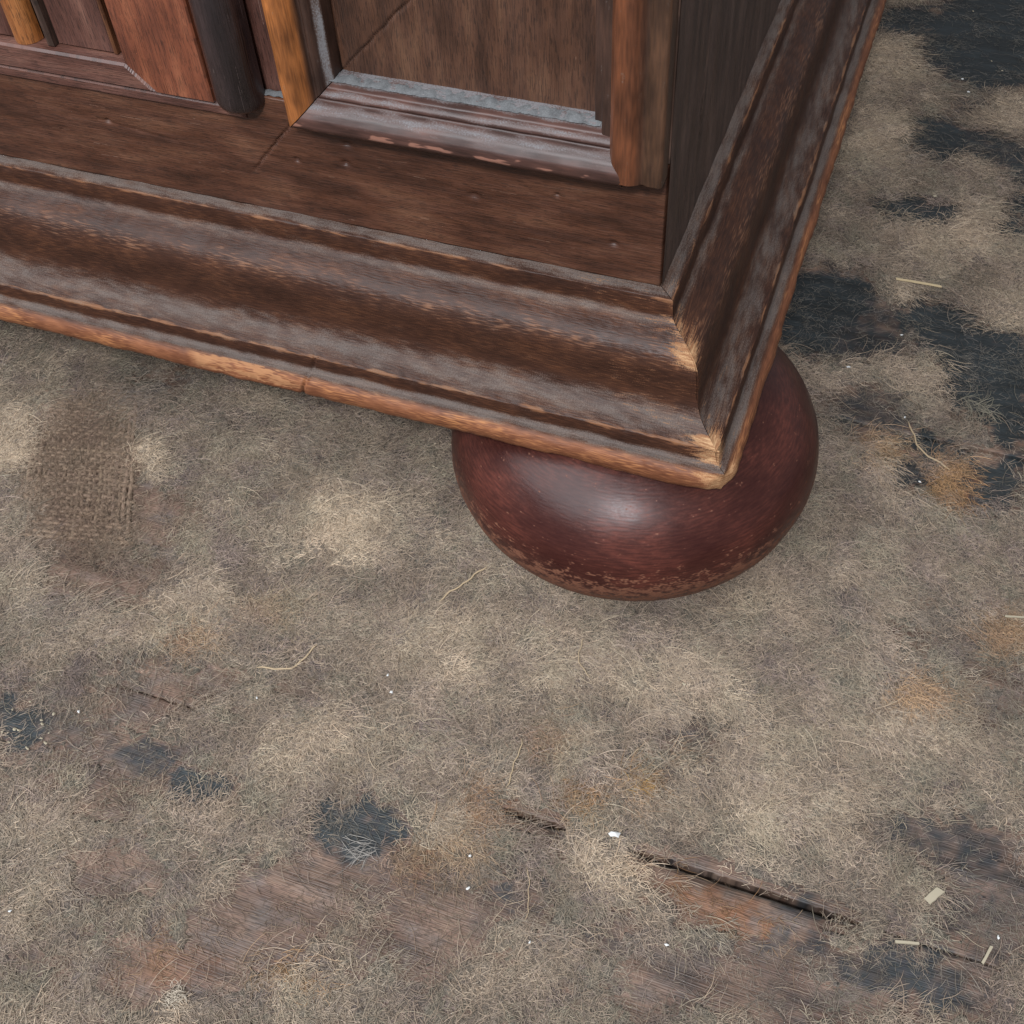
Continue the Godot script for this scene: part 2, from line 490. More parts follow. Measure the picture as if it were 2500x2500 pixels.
func base_moulding(front: bool, length: float) -> ArrayMesh:
	var rows := prof.size()
	var cols := 520 if front else 420
	var wav := noise(11, 28.0, 3)
	var rag := noise(12, 260.0, 3)
	var P := PackedVector3Array()
	var UV := PackedVector2Array()
	P.resize(rows * cols)
	UV.resize(rows * cols)
	var total := arc[arc.size() - 1] - 0.049
	for i in rows:
		var a := arc[i]
		var edge := maxf(win(a, key.fillet - 0.0015, key.fillet + 0.0015, 0.002), win(a, key.arris - 0.002, key.arris + 0.002, 0.002))
		var tor := win(a, key.groove + 0.0012, key.under, 0.003)
		var chew := maxf(tor, maxf(win(a, key.arris - 0.004, key.drop, 0.004) * 0.65, win(a, key.bulge - 0.006, key.cove - 0.004, 0.008) * 0.55))
		for j in cols:
			var t := float(j) / (cols - 1)
			t = 1.0 - pow(1.0 - t, 1.35)           # closer together at the corner
			var d := prof[i].x
			var run := lerpf(-length, d - 0.00018, t)
			var s := d - run
			var p := Vector3(run, prof[i].y, d) if front else Vector3(d, prof[i].y, run)
			var q := Vector3(p.x, 0.37 * p.y, p.z)
			var off := wav.get_noise_3dv(q) * 0.0007 + rag.get_noise_3dv(q) * 0.00012
			off -= edge * (0.0003 + maxf(0.0, wav.get_noise_3dv(q * 2.3 + Vector3(3, 0, 0))) * 0.0011 + maxf(0.0, rag.get_noise_3dv(q * 0.5)) * 0.0004)
			off += tor * (wav.get_noise_3dv(q * 1.7) * 0.0007 + rag.get_noise_3dv(q * 0.6) * 0.00025)
			var corner := exp(-pow(s / 0.0075, 2.0)) * chew
			off -= corner * (0.0021 + rag.get_noise_3dv(q * 0.45) * 0.0010 + rag.get_noise_3dv(q * 1.3) * 0.0005)
			if front:
				# the torus is split here and a sliver has come away beside the split
				var cx: float = run + 0.160 + (a - key.torus) * 0.25 + rag.get_noise_1d(a * 3.0) * 0.0006
				if a > key.arris - 0.002:
					off -= exp(-pow(cx / 0.0007, 2.0)) * (0.0022 if tor > 0.3 else 0.0012)
				if run > -0.2235 and run < -0.1600:
					off -= tor * win(run, -0.2225, -0.1605, 0.003) * (1.0 if a < key.torus + 0.002 + rag.get_noise_1d(run) * 0.002 else 0.15) * (0.0006 + rag.get_noise_3dv(q * 0.7) * 0.0004)
			var dd := d + pn[i].x * off
			var over := run + dd - (0.0845 + rag.get_noise_3dv(q * 0.35) * 0.0012)
			if over > -0.004 and tor > 0.0:
				var cut := tor * 0.5 * (over + sqrt(over * over + 0.000006)) * 0.5
				dd -= cut
				run -= cut
			var yy := SEAT + prof[i].y + pn[i].y * off
			P[i * cols + j] = Vector3(run, yy, dd) if front else Vector3(dd, yy, run)
			UV[i * cols + j] = Vector2(clampf(1.0 - s / length, 0.001, 0.999), minf(a / total, 0.995))
	return grid(rows, cols, P, UV, front)

# ---------------------------------------------------------------- sheets with relief
func relief_xy(x0: float, x1: float, y0: float, y1: float, step: float, z: float, grain_up: bool, height: Callable) -> ArrayMesh:
	var cols := int((x1 - x0) / step) + 1
	var rows := int((y1 - y0) / step) + 1
	var P := PackedVector3Array()
	var UV := PackedVector2Array()
	for i in rows:
		for j in cols:
			var x := lerpf(x0, x1, float(j) / (cols - 1))
			var y := lerpf(y0, y1, float(i) / (rows - 1))
			var back := i == 0 or j == 0 or i == rows - 1 or j == cols - 1
			P.append(Vector3(x, y, z - 0.006 if back else z + height.call(x, y)))
			UV.append(Vector2(y / 0.3, x / 0.1) if grain_up else Vector2(x / 0.3, y / 0.1))
	return grid(rows, cols, P, UV, false)

# profile (w across, z proud) swept along x or y; its start is mitred when `mitre` is set
func frame_strip(pr: PackedVector2Array, along_x: bool, o0: float, start: float, stop: float, mitre: float, mirror: float, sd: int, total := 0.0) -> ArrayMesh:
	var cols := 120
	var rows := pr.size()
	var n := noise(sd, 40.0, 3)
	var P := PackedVector3Array()
	var UV := PackedVector2Array()
	var a := 0.0
	for i in rows:
		if i > 0:
			a += pr[i].distance_to(pr[i - 1])
		for j in cols:
			var t := float(j) / (cols - 1)
			var along := lerpf(start + mitre * pr[i].x, stop, t)
			var z := pr[i].y + n.get_noise_2d(along, a * 2.0) * 0.00022
			var w := o0 + mirror * pr[i].x
			P.append(Vector3(along, w, z) if along_x else Vector3(w, along, z))
			UV.append(Vector2(clampf(absf(along - start) / 0.24, 0.002, 0.998), clampf(a / total, 0.004, 0.996)))
	return grid(rows, cols, P, UV, along_x != (mirror > 0))

# turned and moulded strips: bands of finish across the profile (from, to, softness, colour, roughness), then bands of settled dust
func strip_material(sd: int, total: float, bands: Array, dusts: Array, chips := 0.0) -> StandardMaterial3D:
	var w := 640
	var h := 160
	var fine := noise_bytes(w, h, sd, 0.3, 2, 9.0, 1.0)
	var grain := noise_bytes(w, h, sd + 1, 0.45, 1)
	var blot := noise_bytes(w, h, sd + 2, 0.02, 4, 2.0, 1.0)
	var edge := noise_bytes(w, h, sd + 3, 0.06, 3, 3.0, 1.0)
	var data := PackedByteArray()
	var rd := PackedByteArray()
	for y in h:
		var a := (y + 0.5) / h * total
		var base: Color = bands[0][3]
		var ro0: float = bands[0][4]
		for b in bands:
			var k := win(a, b[0], b[1], b[2])
			base = base.lerp(b[3], k)
			ro0 = lerpf(ro0, b[4], k)
		var d0 := 0.0
		for q in dusts:
			d0 = maxf(d0, win(a, q[0], q[1], q[2]) * float(q[3]))
		var chip := win(a, 0.0125, 0.0160, 0.002) * chips
		var dk := Color(base.r * 0.6, base.g * 0.57, base.b * 0.55)
		var lt := Color(minf(base.r * 1.4, 1.0), minf(base.g * 1.4, 1.0), minf(base.b * 1.38, 1.0))
		for x in w:
			var i := y * w + x
			var f := (fine[i] - 128) * 0.0078
			var gr := (grain[i] - 128) * 0.0078
			var bl := (blot[i] - 128) * 0.0078
			var ed := (edge[i] - 128) * 0.0078
			var g := f * 0.45 + bl * 0.75
			var c := base.lerp(lt, minf(g, 1.0)) if g > 0 else base.lerp(dk, minf(-g, 1.0))
			var ro := ro0 + bl * 0.06
			if chip > 0.0:
				c = c.lerp(rgb(158, 112, 94), clampf((chip * 0.5 + ed * 0.8 + bl * 0.6 - 0.6 - x * 0.0007) * 6.0, 0.0, 0.7))
			var d := d0 + ed * 0.4
			if d > 0.25:
				var t := clampf((d - 0.5) * 1.6 + 0.32 + gr * 0.55 + bl * 0.35, 0.0, 1.0) * 0.85
				c = c.lerp(Color(0.42 + gr * 0.06, 0.42 + gr * 0.06, 0.43 + gr * 0.06), t)
				ro = lerpf(ro, 0.93, t)
			data.append(int(clampf(c.r * 255, 0, 255))); data.append(int(clampf(c.g * 255, 0, 255))); data.append(int(clampf(c.b * 255, 0, 255)))
			rd.append(int(clampf(ro * 255, 0, 255)))
	var m := StandardMaterial3D.new()
	m.albedo_texture = ImageTexture.create_from_image(Image.create_from_data(w, h, false, Image.FORMAT_RGB8, data))
	m.roughness_texture = ImageTexture.create_from_image(Image.create_from_data(w, h, false, Image.FORMAT_L8, rd))
	m.roughness = 1.0
	m.texture_repeat = false
	return m

# dust lying on the bottom strip of the panel frame, as a thin uneven layer of its own
func dust_material() -> StandardMaterial3D:
	var S := 256
	var a := noise_bytes(S, S, 71, 0.5, 2)
	var b := noise_bytes(S, S, 72, 0.05, 3)
	var data := PackedByteArray()
	for i in S * S:
		var v := 88.0 + (a[i] - 128) * 0.16 + (b[i] - 128) * 0.12
		data.append(int(v)); data.append(int(v + 1)); data.append(int(v + 2))
	var m := StandardMaterial3D.new()
	m.albedo_texture = ImageTexture.create_from_image(Image.create_from_data(S, S, false, Image.FORMAT_RGB8, data))
	m.roughness = 0.95
	m.uv1_triplanar = true
	m.uv1_world_triplanar = true
	m.uv1_scale = Vector3(12, 12, 12)
	return m

# thin drift of dust on a level ledge between two depths
func drift(x0: float, x1: float, z0: float, z1: float, y: float, thick: float, sd: int) -> ArrayMesh:
	var step := 0.0007
	var cols := int((x1 - x0) / step) + 1
	var rows := maxi(4, int(absf(z1 - z0) / step) + 1)
	var n := noise(sd, 180.0, 4)
	var n2 := noise(sd + 1, 900.0, 2)
	var P := PackedVector3Array()
	var UV := PackedVector2Array()
	for i in rows:
		for j in cols:
			var x := lerpf(x0, x1, float(j) / (cols - 1))
			var v := float(i) / (rows - 1)
			var z := lerpf(z0, z1, v)
			var e := 1.0 - pow(absf(v * 2.0 - 1.0), 3.0)
			P.append(Vector3(x, y - thick + thick * (e * 1.45 + n.get_noise_2d(x, z) * 1.5 + n2.get_noise_2d(x, z) * 0.35), z))
			UV.append(Vector2(x, z))
	return grid(rows, cols, P, UV, true)

# ---------------------------------------------------------------- floor fields
func make_fields() -> void:
	fw = int((FX1 - FX0) / CELL) + 1
	fh = int((FZ1 - FZ0) / CELL) + 1
	var warp := noise(501, 55.0, 4)
	var warp2 := noise(502, 55.0, 4)
	var wx := PackedFloat32Array()
	var wz := PackedFloat32Array()
	wx.resize(fw * fh)
	wz.resize(fw * fh)
	for i in fh:
		for j in fw:
			var x := FX0 + j * CELL
			var z := FZ0 + i * CELL
			wx[i * fw + j] = x + warp.get_noise_2d(x, z) * 0.013
			wz[i * fw + j] = z + warp2.get_noise_2d(x, z) * 0.013
	for k in 4:
		var f := PackedFloat32Array()
		f.resize(fw * fh)
		fields.append(f)
	for p in PATCHES:
		var kind: int = p[0]
		var cx: float = p[1]
		var cz: float = p[2]
		var ax: float = p[3]
		var az: float = p[4]
		var bx: float = p[5]
		var bz: float = p[6]
		var st: float = p[7]
		var f: PackedFloat32Array = fields[kind]
		if kind == 0 and cz < -0.06:
			ax *= 1.18; az *= 1.18; bx *= 1.18; bz *= 1.18; st = minf(st * 1.15, 1.0)
		var det := ax * bz - az * bx
		var rx := absf(ax) + absf(bx)
		var rz := absf(az) + absf(bz)
		var j0 := maxi(0, int((cx - rx * 1.6 - FX0 - 0.01) / CELL))
		var j1 := mini(fw - 1, int((cx + rx * 1.6 - FX0 + 0.01) / CELL))
		var i0 := maxi(0, int((cz - rz * 1.6 - FZ0 - 0.01) / CELL))
		var i1 := mini(fh - 1, int((cz + rz * 1.6 - FZ0 + 0.01) / CELL))
		var soft := 0.75 if kind < 2 else 0.35
		for i in range(i0, i1 + 1):
			for j in range(j0, j1 + 1):
				var q := i * fw + j
				var dx := wx[q] - cx
				var dz := wz[q] - cz
				var u := (dx * bz - dz * bx) / det
				var v := (ax * dz - az * dx) / det
				var r := sqrt(u * u + v * v)
				if r < 1.4:
					var val := st * (1.0 - sm(soft, 1.4, r))
					if val > f[q]:
						f[q] = val
		fields[kind] = f

func field_at(kind: int, x: float, z: float) -> float:
	var j := int((x - FX0) / CELL + 0.5)
	var i := int((z - FZ0) / CELL + 0.5)
	if i < 0 or j < 0 or i >= fh or j >= fw:
		return 0.0
	return fields[kind][i * fw + j]

var cov := PackedFloat32Array()
func make_cover() -> void:
	var n := noise(521, 38.0, 4)
	var n2 := noise(522, 170.0, 3)
	cov.resize(fw * fh)
	for i in fh:
		for j in fw:
			var q := i * fw + j
			var x := FX0 + j * CELL
			var z := FZ0 + i * CELL
			var c := 0.68 + n.get_noise_2d(x, z) * 0.42 + n2.get_noise_2d(x, z) * 0.22
			c += fields[2][q] * 0.35
			c -= fields[0][q] * 1.15 + fields[1][q] * 0.95
			# thinner towards the near edge
			c -= sm(0.13, 0.24, z) * 0.20
			# the boards part where the felt has torn along their joint
			var open := maxf(win(x, -0.017, 0.010, 0.008), win(x, 0.046, 0.142, 0.010))
			open = maxf(open, win(x, -0.203, -0.183, 0.006) * 0.8)
			c -= open * win(z, JOINT_A - 0.004, JOINT_A + 0.006, 0.003) * 1.4
			c -= win(x, 0.11, 0.20, 0.03) * win(z, JOINT_B - 0.003, JOINT_B + 0.003, 0.003) * 0.55
			# pressed flat beneath the foot
			c -= (1.0 - sm(0.050, 0.066, Vector2(x + 0.017, z + 0.02).length())) * 0.9
			cov[q] = clampf(c, -0.4, 1.3)

func cov_at(x: float, z: float) -> float:
	var j := int((x - FX0) / CELL + 0.5)
	var i := int((z - FZ0) / CELL + 0.5)
	if i < 0 or j < 0 or i >= fh or j >= fw:
		return 0.5
	return cov[i * fw + j]

func board_color(x: float, z: float, n: FastNoiseLite, n2: FastNoiseLite) -> Color:
	var c := lin(138, 112, 96).lerp(lin(112, 88, 75), clampf(0.5 + n.get_noise_2d(x, z) * 1.2, 0.0, 1.0))
	c = c.lerp(lin(116, 104, 98), clampf(n2.get_noise_2d(x * 0.6, z) * 1.6, 0.0, 0.8))
	c = c.lerp(lin(142, 92, 56), clampf(field_at(3, x, z) * 0.9, 0.0, 0.8))
	var d := field_at(0, x, z) + n2.get_noise_2d(x * 2.0, z * 2.0) * 0.22 + n.get_noise_2d(x, z) * 0.12
	c = c.lerp(lin(52, 56, 60), sm(0.26, 0.78, d))
	return c

# how far the boards stand apart along their joint
func gape(x: float) -> float:
	return maxf(win(x, 0.046, 0.140, 0.012), win(x, -0.018, 0.011, 0.008) * 0.8)

func floor_board(z0: float, z1: float, x0: float, x1: float, sd: int) -> ArrayMesh:
	var n := noise(531, 30.0, 4)
	var n2 := noise(532, 60.0, 4)
	var w1 := noise(sd, 55.0, 3)
	var fx0 := maxf(x0, FX0)
	var fx1 := minf(x1, FX1)
	var fz0 := maxf(z0, FZ0)
	var fz1 := minf(z1, FZ1)
	var xs := PackedFloat32Array([x0, x0])
	var k := int((fx1 - fx0) / 0.0022)
	for j in k + 1:
		xs.append(lerpf(fx0 + 0.0001, fx1 - 0.0001, float(j) / k))
	xs.append(x1); xs.append(x1)
	var zs := PackedFloat32Array([z0, z0, z0 + 0.0006])
	k = int((fz1 - fz0) / 0.0022)
	for j in range(1, k):
		zs.append(lerpf(fz0, fz1, float(j) / k))
	zs.append(z1 - 0.0006); zs.append(z1); zs.append(z1)
	var P := PackedVector3Array()
	var UV := PackedVector2Array()
	var C := PackedColorArray()
	var R := zs.size()
	var Q := xs.size()
	for i in R:
		for j in Q:
			var x := xs[j]
			var z := zs[i]
			var y := w1.get_noise_2d(x * 0.3, z) * 0.00025 - 0.0002
			if i == 1 or i == R - 2:
				y = -0.0008
				z += w1.get_noise_2d(x * 3.0, 7.0) * 0.0009
			if i == 0 or j == 0 or i == R - 1 or j == Q - 1:
				y = -0.018
				z += w1.get_noise_2d(x * 3.0, 7.0) * 0.0009
			var col := board_color(x, z, n, n2)
			if absf(z - JOINT_A) < 0.012:
				# edges drawn apart and crushed where the joint has opened, grey with old dirt
				var g := gape(x)
				var sgn := signf(z - JOINT_A)
				var near := 1.0 - clampf((absf(z - JOINT_A) - 0.001) / 0.011, 0.0, 1.0)
				z += sgn * near * (g * 0.0011 - 0.0009)
				if sgn > 0.0:
					var lip := g * (1.0 - sm(0.0, 0.0042, z - JOINT_A))
					if i > 0:
						y -= lip * 0.0022
					col = col.lerp(lin(84, 82, 78), clampf(lip * 2.0 + w1.get_noise_2d(x * 4.0, z * 4.0) * 0.3 * g, 0.0, 0.85))
			P.append(Vector3(x, y, z))
			UV.append(Vector2(x / 0.3, z / 0.1))
			C.append(col)
	return grid(R, Q, P, UV, true, C)

func felt_color(x: float, z: float, c: float, n: FastNoiseLite, n2: FastNoiseLite) -> Color:
	var t := clampf(0.5 + n.get_noise_2d(x, z) * 1.1, 0.0, 1.0)
	var col := lin(130, 115, 102).lerp(lin(162, 146, 129), t)
	col = col.lerp(lin(120, 105, 102), clampf(n2.get_noise_2d(x + 5.0, z) * 1.8, 0.0, 0.7))
	col = col.lerp(lin(138, 131, 114), clampf(n2.get_noise_2d(x - 9.0, z + 4.0) * 1.8, 0.0, 0.7))
	col = col.lerp(lin(184, 166, 145), clampf(field_at(2, x, z) * 0.85, 0.0, 0.8))
	col = col.lerp(lin(104, 80, 64), clampf(field_at(1, x, z) * 0.7, 0.0, 0.7))
	col = col.lerp(lin(84, 86, 86), clampf(field_at(0, x, z) * 0.85, 0.0, 0.75))
	col = col.lerp(lin(158, 112, 58), clampf(field_at(3, x, z) * 0.75, 0.0, 0.7))
	return col

func felt_mesh() -> ArrayMesh:
	var n := noise(541, 24.0, 4)
	var n2 := noise(542, 46.0, 3)
	var bump := noise(543, 420.0, 3)
	var P := PackedVector3Array()
	var UV := PackedVector2Array()
	var C := PackedColorArray()
	P.resize(fw * fh)
	UV.resize(fw * fh)
	C.resize(fw * fh)
	for i in fh:
		for j in fw:
			var q := i * fw + j
			var x := FX0 + j * CELL
			var z := FZ0 + i * CELL
			var c := cov[q]
			P[q] = Vector3(x, (c - 0.34) * (0.0026 if c > 0.34 else 0.02) + bump.get_noise_2d(x, z) * 0.0008 * clampf(c + 0.2, 0.0, 1.0), z)
			UV[q] = Vector2(x / 0.1, z / 0.1)
			C[q] = felt_color(x, z, c, n, n2)
	return grid(fh, fw, P, UV, true, C)

# ---------------------------------------------------------------- fibres
func add_tube(st: SurfaceTool, path: PackedVector3Array, r: float, sides: int, col: Color, taper := true) -> void:
	var k := path.size()
	var rings: Array = []
	for i in k:
		var d := (path[mini(i + 1, k - 1)] - path[maxi(i - 1, 0)]).normalized()
		var s := d.cross(Vector3.UP)
		s = s.normalized() if s.length() > 0.01 else Vector3.RIGHT
		var u := s.cross(d).normalized()
		var rr := r
		if taper and (i == 0 or i == k - 1):
			rr = r * 0.35
		var ring := PackedVector3Array()
		for a in sides:
			var t := TAU * a / sides
			ring.append(s * cos(t) + u * sin(t))
		rings.append([ring, rr])
	for i in k - 1:
		for a in sides:
			var b := (a + 1) % sides
			var n0: Vector3 = rings[i][0][a]
			var n1: Vector3 = rings[i][0][b]
			var m0: Vector3 = rings[i + 1][0][a]
			var m1: Vector3 = rings[i + 1][0][b]
			var p0 := path[i] + n0 * float(rings[i][1])
			var p1 := path[i] + n1 * float(rings[i][1])
			var q0 := path[i + 1] + m0 * float(rings[i + 1][1])
			var q1 := path[i + 1] + m1 * float(rings[i + 1][1])
			for v in [[p0, n0], [p1, n1], [q0, m0], [p1, n1], [q1, m1], [q0, m0]]:
				st.set_color(col)
				st.set_normal(v[1])
				st.add_vertex(v[0])

func tuft(sd: int, strands: int, spread: float, curl: float, lift: float, straight: float) -> ArrayMesh:
	var rng := RandomNumberGenerator.new()
	rng.seed = sd
	var st := SurfaceTool.new()
	st.begin(Mesh.PRIMITIVE_TRIANGLES)
	for s in strands:
		var p := Vector3(rng.randf_range(-1, 1) * spread, rng.randf_range(0.0, 0.0005), rng.randf_range(-1, 1) * spread)
		var yaw := rng.randf_range(-1, 1) * lerpf(PI, 0.35, straight)
		var bend := rng.randf_range(-1, 1) * curl
		var ln := rng.randf_range(0.0018, 0.0052) if rng.randf() < 0.94 else rng.randf_range(0.007, 0.015)
		var seg := 6
		var top := rng.randf_range(0.1, 1.0) * lift
		var path := PackedVector3Array()
		for i in seg + 1:
			var t := float(i) / seg
			path.append(Vector3(p.x, p.y + top * sin(t * PI) * (0.6 + 0.4 * rng.randf()), p.z))
			yaw += bend / seg + rng.randf_range(-0.35, 0.35) * curl * 0.4
			p += Vector3(cos(yaw), 0, sin(yaw)) * ln / seg
		var g := rng.randf_range(0.55, 1.05) if rng.randf() < 0.66 else rng.randf_range(1.2, 2.0)
		var warmth := rng.randf_range(-0.05, 0.05)
		add_tube(st, path, rng.randf_range(0.00006, 0.00011), 3, Color(g * (1 + warmth), g, g * (1 - warmth)))
	return st.commit()

# grey tile of matted short fibres
func fibre_tile(S: int, count: int) -> PackedByteArray:
	var d := PackedByteArray()
	d.resize(S * S)
	d.fill(112)
	var rng := RandomNumberGenerator.new()
	rng.seed = 4
	for k in count:
		var x := rng.randf() * S
		var y := rng.randf() * S
		var yaw := rng.randf() * TAU
		var bend := rng.randf_range(-0.06, 0.06)
		var tone := rng.randi_range(105, 205) if rng.randf() < 0.72 else rng.randi_range(215, 255)
		for i in rng.randi_range(14, 46):
			d[(int(y) % S) * S + int(x) % S] = tone
			x = fposmod(x + cos(yaw), S)
			y = fposmod(y + sin(yaw), S)
			yaw += bend + rng.randf_range(-0.12, 0.12)
	return d

func fibre_material() -> StandardMaterial3D:
	var m := StandardMaterial3D.new()
	m.vertex_color_use_as_albedo = true
	m.roughness = 0.85
	return m

# ---------------------------------------------------------------- scene
func _ready() -> void:
	# camera
	var cam := Camera3D.new()
	cam.name = "camera"
	var right := Vector3(0.93943734, -0.04862875, -0.3392532)
	var up := Vector3(-0.24075234, 0.61087108, -0.75423792)
	var back := Vector3(0.24391762, 0.79023526, 0.56216762)
	cam.transform = Transform3D(Basis(right, up, back).orthonormalized(), Vector3(0.08528627, 0.51250846, 0.37446216))
	cam.fov = 46.87
	cam.near = 0.02
	cam.far = 20.0
	add_child(cam)
	cam.current = true
	# dim neutral surroundings
	var we := WorldEnvironment.new()
	we.name = "environment"
	var env := Environment.new()
	env.background_mode = Environment.BG_COLOR
	env.background_color = Color(0.75, 0.77, 0.80)
	env.background_energy_multiplier = 0.44
	env.tonemap_mode = Environment.TONE_MAPPER_LINEAR
	env.tonemap_exposure = 1.18
	env.sdfgi_enabled = true
	env.ssao_enabled = true
	env.ssil_enabled = true
	we.environment = env
	add_child(we)
	# broad daylight from a window high on the left, and the small lamp that the foot mirrors
	var window := AreaLight3D.new()
	window.name = "window_light"
	window.area_size = Vector2(1.9, 1.4)
	window.light_energy = 4.3
	window.light_color = Color(0.96, 0.98, 1.0)
	window.shadow_enabled = true
	window.area_range = 8.0
	window.area_attenuation = 2.0
	add_child(window)
	window.look_at_from_position(Vector3(-0.85, 1.75, 0.85), Vector3(-0.05, 0.08, 0.05), Vector3.UP)
	var lamp := AreaLight3D.new()
	lamp.name = "ceiling_lamp_light"
	lamp.area_size = Vector2(0.28, 0.2)
	lamp.light_energy = 3.4
	lamp.light_color = Color(0.97, 0.98, 1.0)
	lamp.shadow_enabled = true
	lamp.area_range = 8.0
	lamp.area_attenuation = 2.0
	add_child(lamp)
	lamp.look_at_from_position(Vector3(0.22, 1.72, 1.32), Vector3(0.0, 0.05, 0.05), Vector3.UP)

	make_profile()
	build_floor()
	build_cabinet()
	build_litter()

func build_floor() -> void:
	make_fields()
	make_cover()
	var fl := Node3D.new()
	fl.name = "floor"
	fl.set_meta("kind", "structure")
	fl.set_meta("label", "old brown floor boards stained with tarry dark patches")
	add_child(fl)
	var bm := wood(31, rgb(150, 145, 140), rgb(205, 203, 200), rgb(250, 250, 250), 0.62, 30, 0.9)
	bm.vertex_color_use_as_albedo = true
	bm.heightmap_scale = 0.03
	part("floor_board", floor_board(JOINT_A + 0.0011, 0.56, -1.1, 0.9, 61), bm, fl)
	part("floor_board", floor_board(JOINT_B + 0.0010, JOINT_A - 0.0011, -1.1, 0.9, 62), bm, fl)
	part("floor_board", floor_board(-0.42, JOINT_B - 0.0010, -1.1, 0.9, 63), bm, fl)
	part("floor_board", floor_board(-1.15, -0.4215, -1.1, 0.9, 64), bm, fl)
	var sub := StandardMaterial3D.new()
	sub.albedo_color = Color(0.16, 0.14, 0.13)
	sub.roughness = 0.95
	var bx := BoxMesh.new()
	bx.size = Vector3(2.0, 0.02, 1.7)
	var so := part("subfloor", bx, sub, fl)
	so.position = Vector3(-0.1, -0.0285, -0.295)

	var felt := thing("felt_underlay", "matted beige felt underlay worn through to the floor boards", "felt")
	felt.set_meta("kind", "stuff")
	var fm := StandardMaterial3D.new()
	fm.vertex_color_use_as_albedo = true
	fm.roughness = 0.95
	var S := 512
	var a := fibre_tile(S, 14000)
	var data := PackedByteArray()
	data.resize(S * S * 3)
	for i in S * S:
		data[i * 3] = a[i]; data[i * 3 + 1] = a[i]; data[i * 3 + 2] = a[i]
	fm.albedo_texture = ImageTexture.create_from_image(Image.create_from_data(S, S, false, Image.FORMAT_RGB8, data))
	fm.heightmap_enabled = true
	fm.heightmap_scale = 0.06
	fm.heightmap_texture = ImageTexture.create_from_image(Image.create_from_data(S, S, false, Image.FORMAT_L8, a))
	var mat_part := part("felt_mat", felt_mesh(), fm, felt)
	mat_part.set_meta("kind", "stuff")
	# loose fibres: tufts laid over the mat
	var n := noise(541, 24.0, 4)
	var n2 := noise(542, 46.0, 3)
	var flow := noise(551, 9.0, 2)
	var clump := noise(552, 90.0, 3)
	var rng := RandomNumberGenerator.new()
	rng.seed = 9
	var kinds := [tuft(1, 24, 0.008, 0.7, 0.0005, 0.5), tuft(2, 24, 0.009, 1.1, 0.0006, 0.1), tuft(3, 24, 0.008, 1.5, 0.0008, 0.0), tuft(4, 22, 0.008, 0.4, 0.0005, 0.75)]
	var xf: Array = [[], [], [], []]
	var cl: Array = [[], [], [], []]
	var count := 0
	for k in 150000:
		var x := rng.randf_range(-0.47, 0.27)
		var z := rng.randf_range(-0.62, 0.36)
		# only ground the photograph could see, with a margin
		if z < -0.06 and x < -0.02:
			continue
		if x < -0.25 and z > 0.26 + (x + 0.25) * -0.2:
			continue
		if Vector2(x + 0.017, z + 0.02).length() < 0.062:
			continue
		var c := cov_at(x, z)
		var on_weave := absf(x + 0.322 - (z - 0.052) * 0.5) < 0.036 and absf(z - 0.052) < 0.062
		var dens := clampf(c * 0.85 - 0.02, 0.06, 1.0)
		dens *= clampf(0.75 + clump.get_noise_2d(x, z) * 0.9, 0.15, 1.0)
		if on_weave:
			dens = maxf(dens, 0.4)
		if absf(z - JOINT_A) < 0.0055 and ((x > 0.040 and x < 0.148) or (x > -0.023 and x < 0.016)) and rng.randf() < 0.93:
			continue
		if rng.randf() > dens:
			continue
		var kind := rng.randi_range(0, 3)
		var base := felt_color(x, z, c, n, n2)
		var lighter := rng.randf_range(0.8, 1.5) * (0.85 + 0.3 * clampf(c, 0, 1)) * (1.0 + clump.get_noise_2d(x * 2.2, z * 2.2) * 0.5)
		base = Color(base.r * lighter * 1.12, base.g * lighter * 1.1, base.b * lighter * 1.06)
		var yaw := flow.get_noise_2d(x, z) * 3.0 + rng.randf_range(-0.9, 0.9)
		var sc := rng.randf_range(0.7, 1.3)
		var y := maxf((c - 0.34) * 0.0026, 0.0012 if on_weave else 0.0)
		var bs := Basis(Vector3.UP, yaw) * Basis(Vector3.RIGHT, rng.randf_range(-0.08, 0.08))
		xf[kind].append(Transform3D(bs.scaled(Vector3(sc, rng.randf_range(0.6, 1.5), sc)), Vector3(x, y, z)))
		cl[kind].append(base)
		count += 1
	var mat := fibre_material()
	for kind in 4:
		var mm := MultiMesh.new()
		mm.transform_format = MultiMesh.TRANSFORM_3D
		mm.use_colors = true
		mm.mesh = kinds[kind]
		mm.instance_count = xf[kind].size()
		for i in xf[kind].size():
			mm.set_instance_transform(i, xf[kind][i])
			mm.set_instance_color(i, cl[kind][i])
		var o := MultiMeshInstance3D.new()
		o.name = "loose_fibres"
		o.multimesh = mm
		o.material_override = mat
		o.set_meta("kind", "stuff")
		felt.add_child(o, true)
	# open hessian weave where the felt has worn off
	var hess := thing("hessian_backing", "patch of coarse brown open-weave hessian showing through the felt", "hessian", Vector3(-0.322, 0.0, 0.052))
	hess.set_meta("kind", "stuff")
	var hm := StandardMaterial3D.new()
	hm.vertex_color_use_as_albedo = true
	hm.roughness = 0.95
	var st := SurfaceTool.new()
	st.begin(Mesh.PRIMITIVE_TRIANGLES)
	var wob := noise(561, 30.0, 3)
	var ux := Vector3(0.975, 0, -0.22)
	var uz := Vector3(0.47, 0, 0.88)
	var pitch := 0.0031
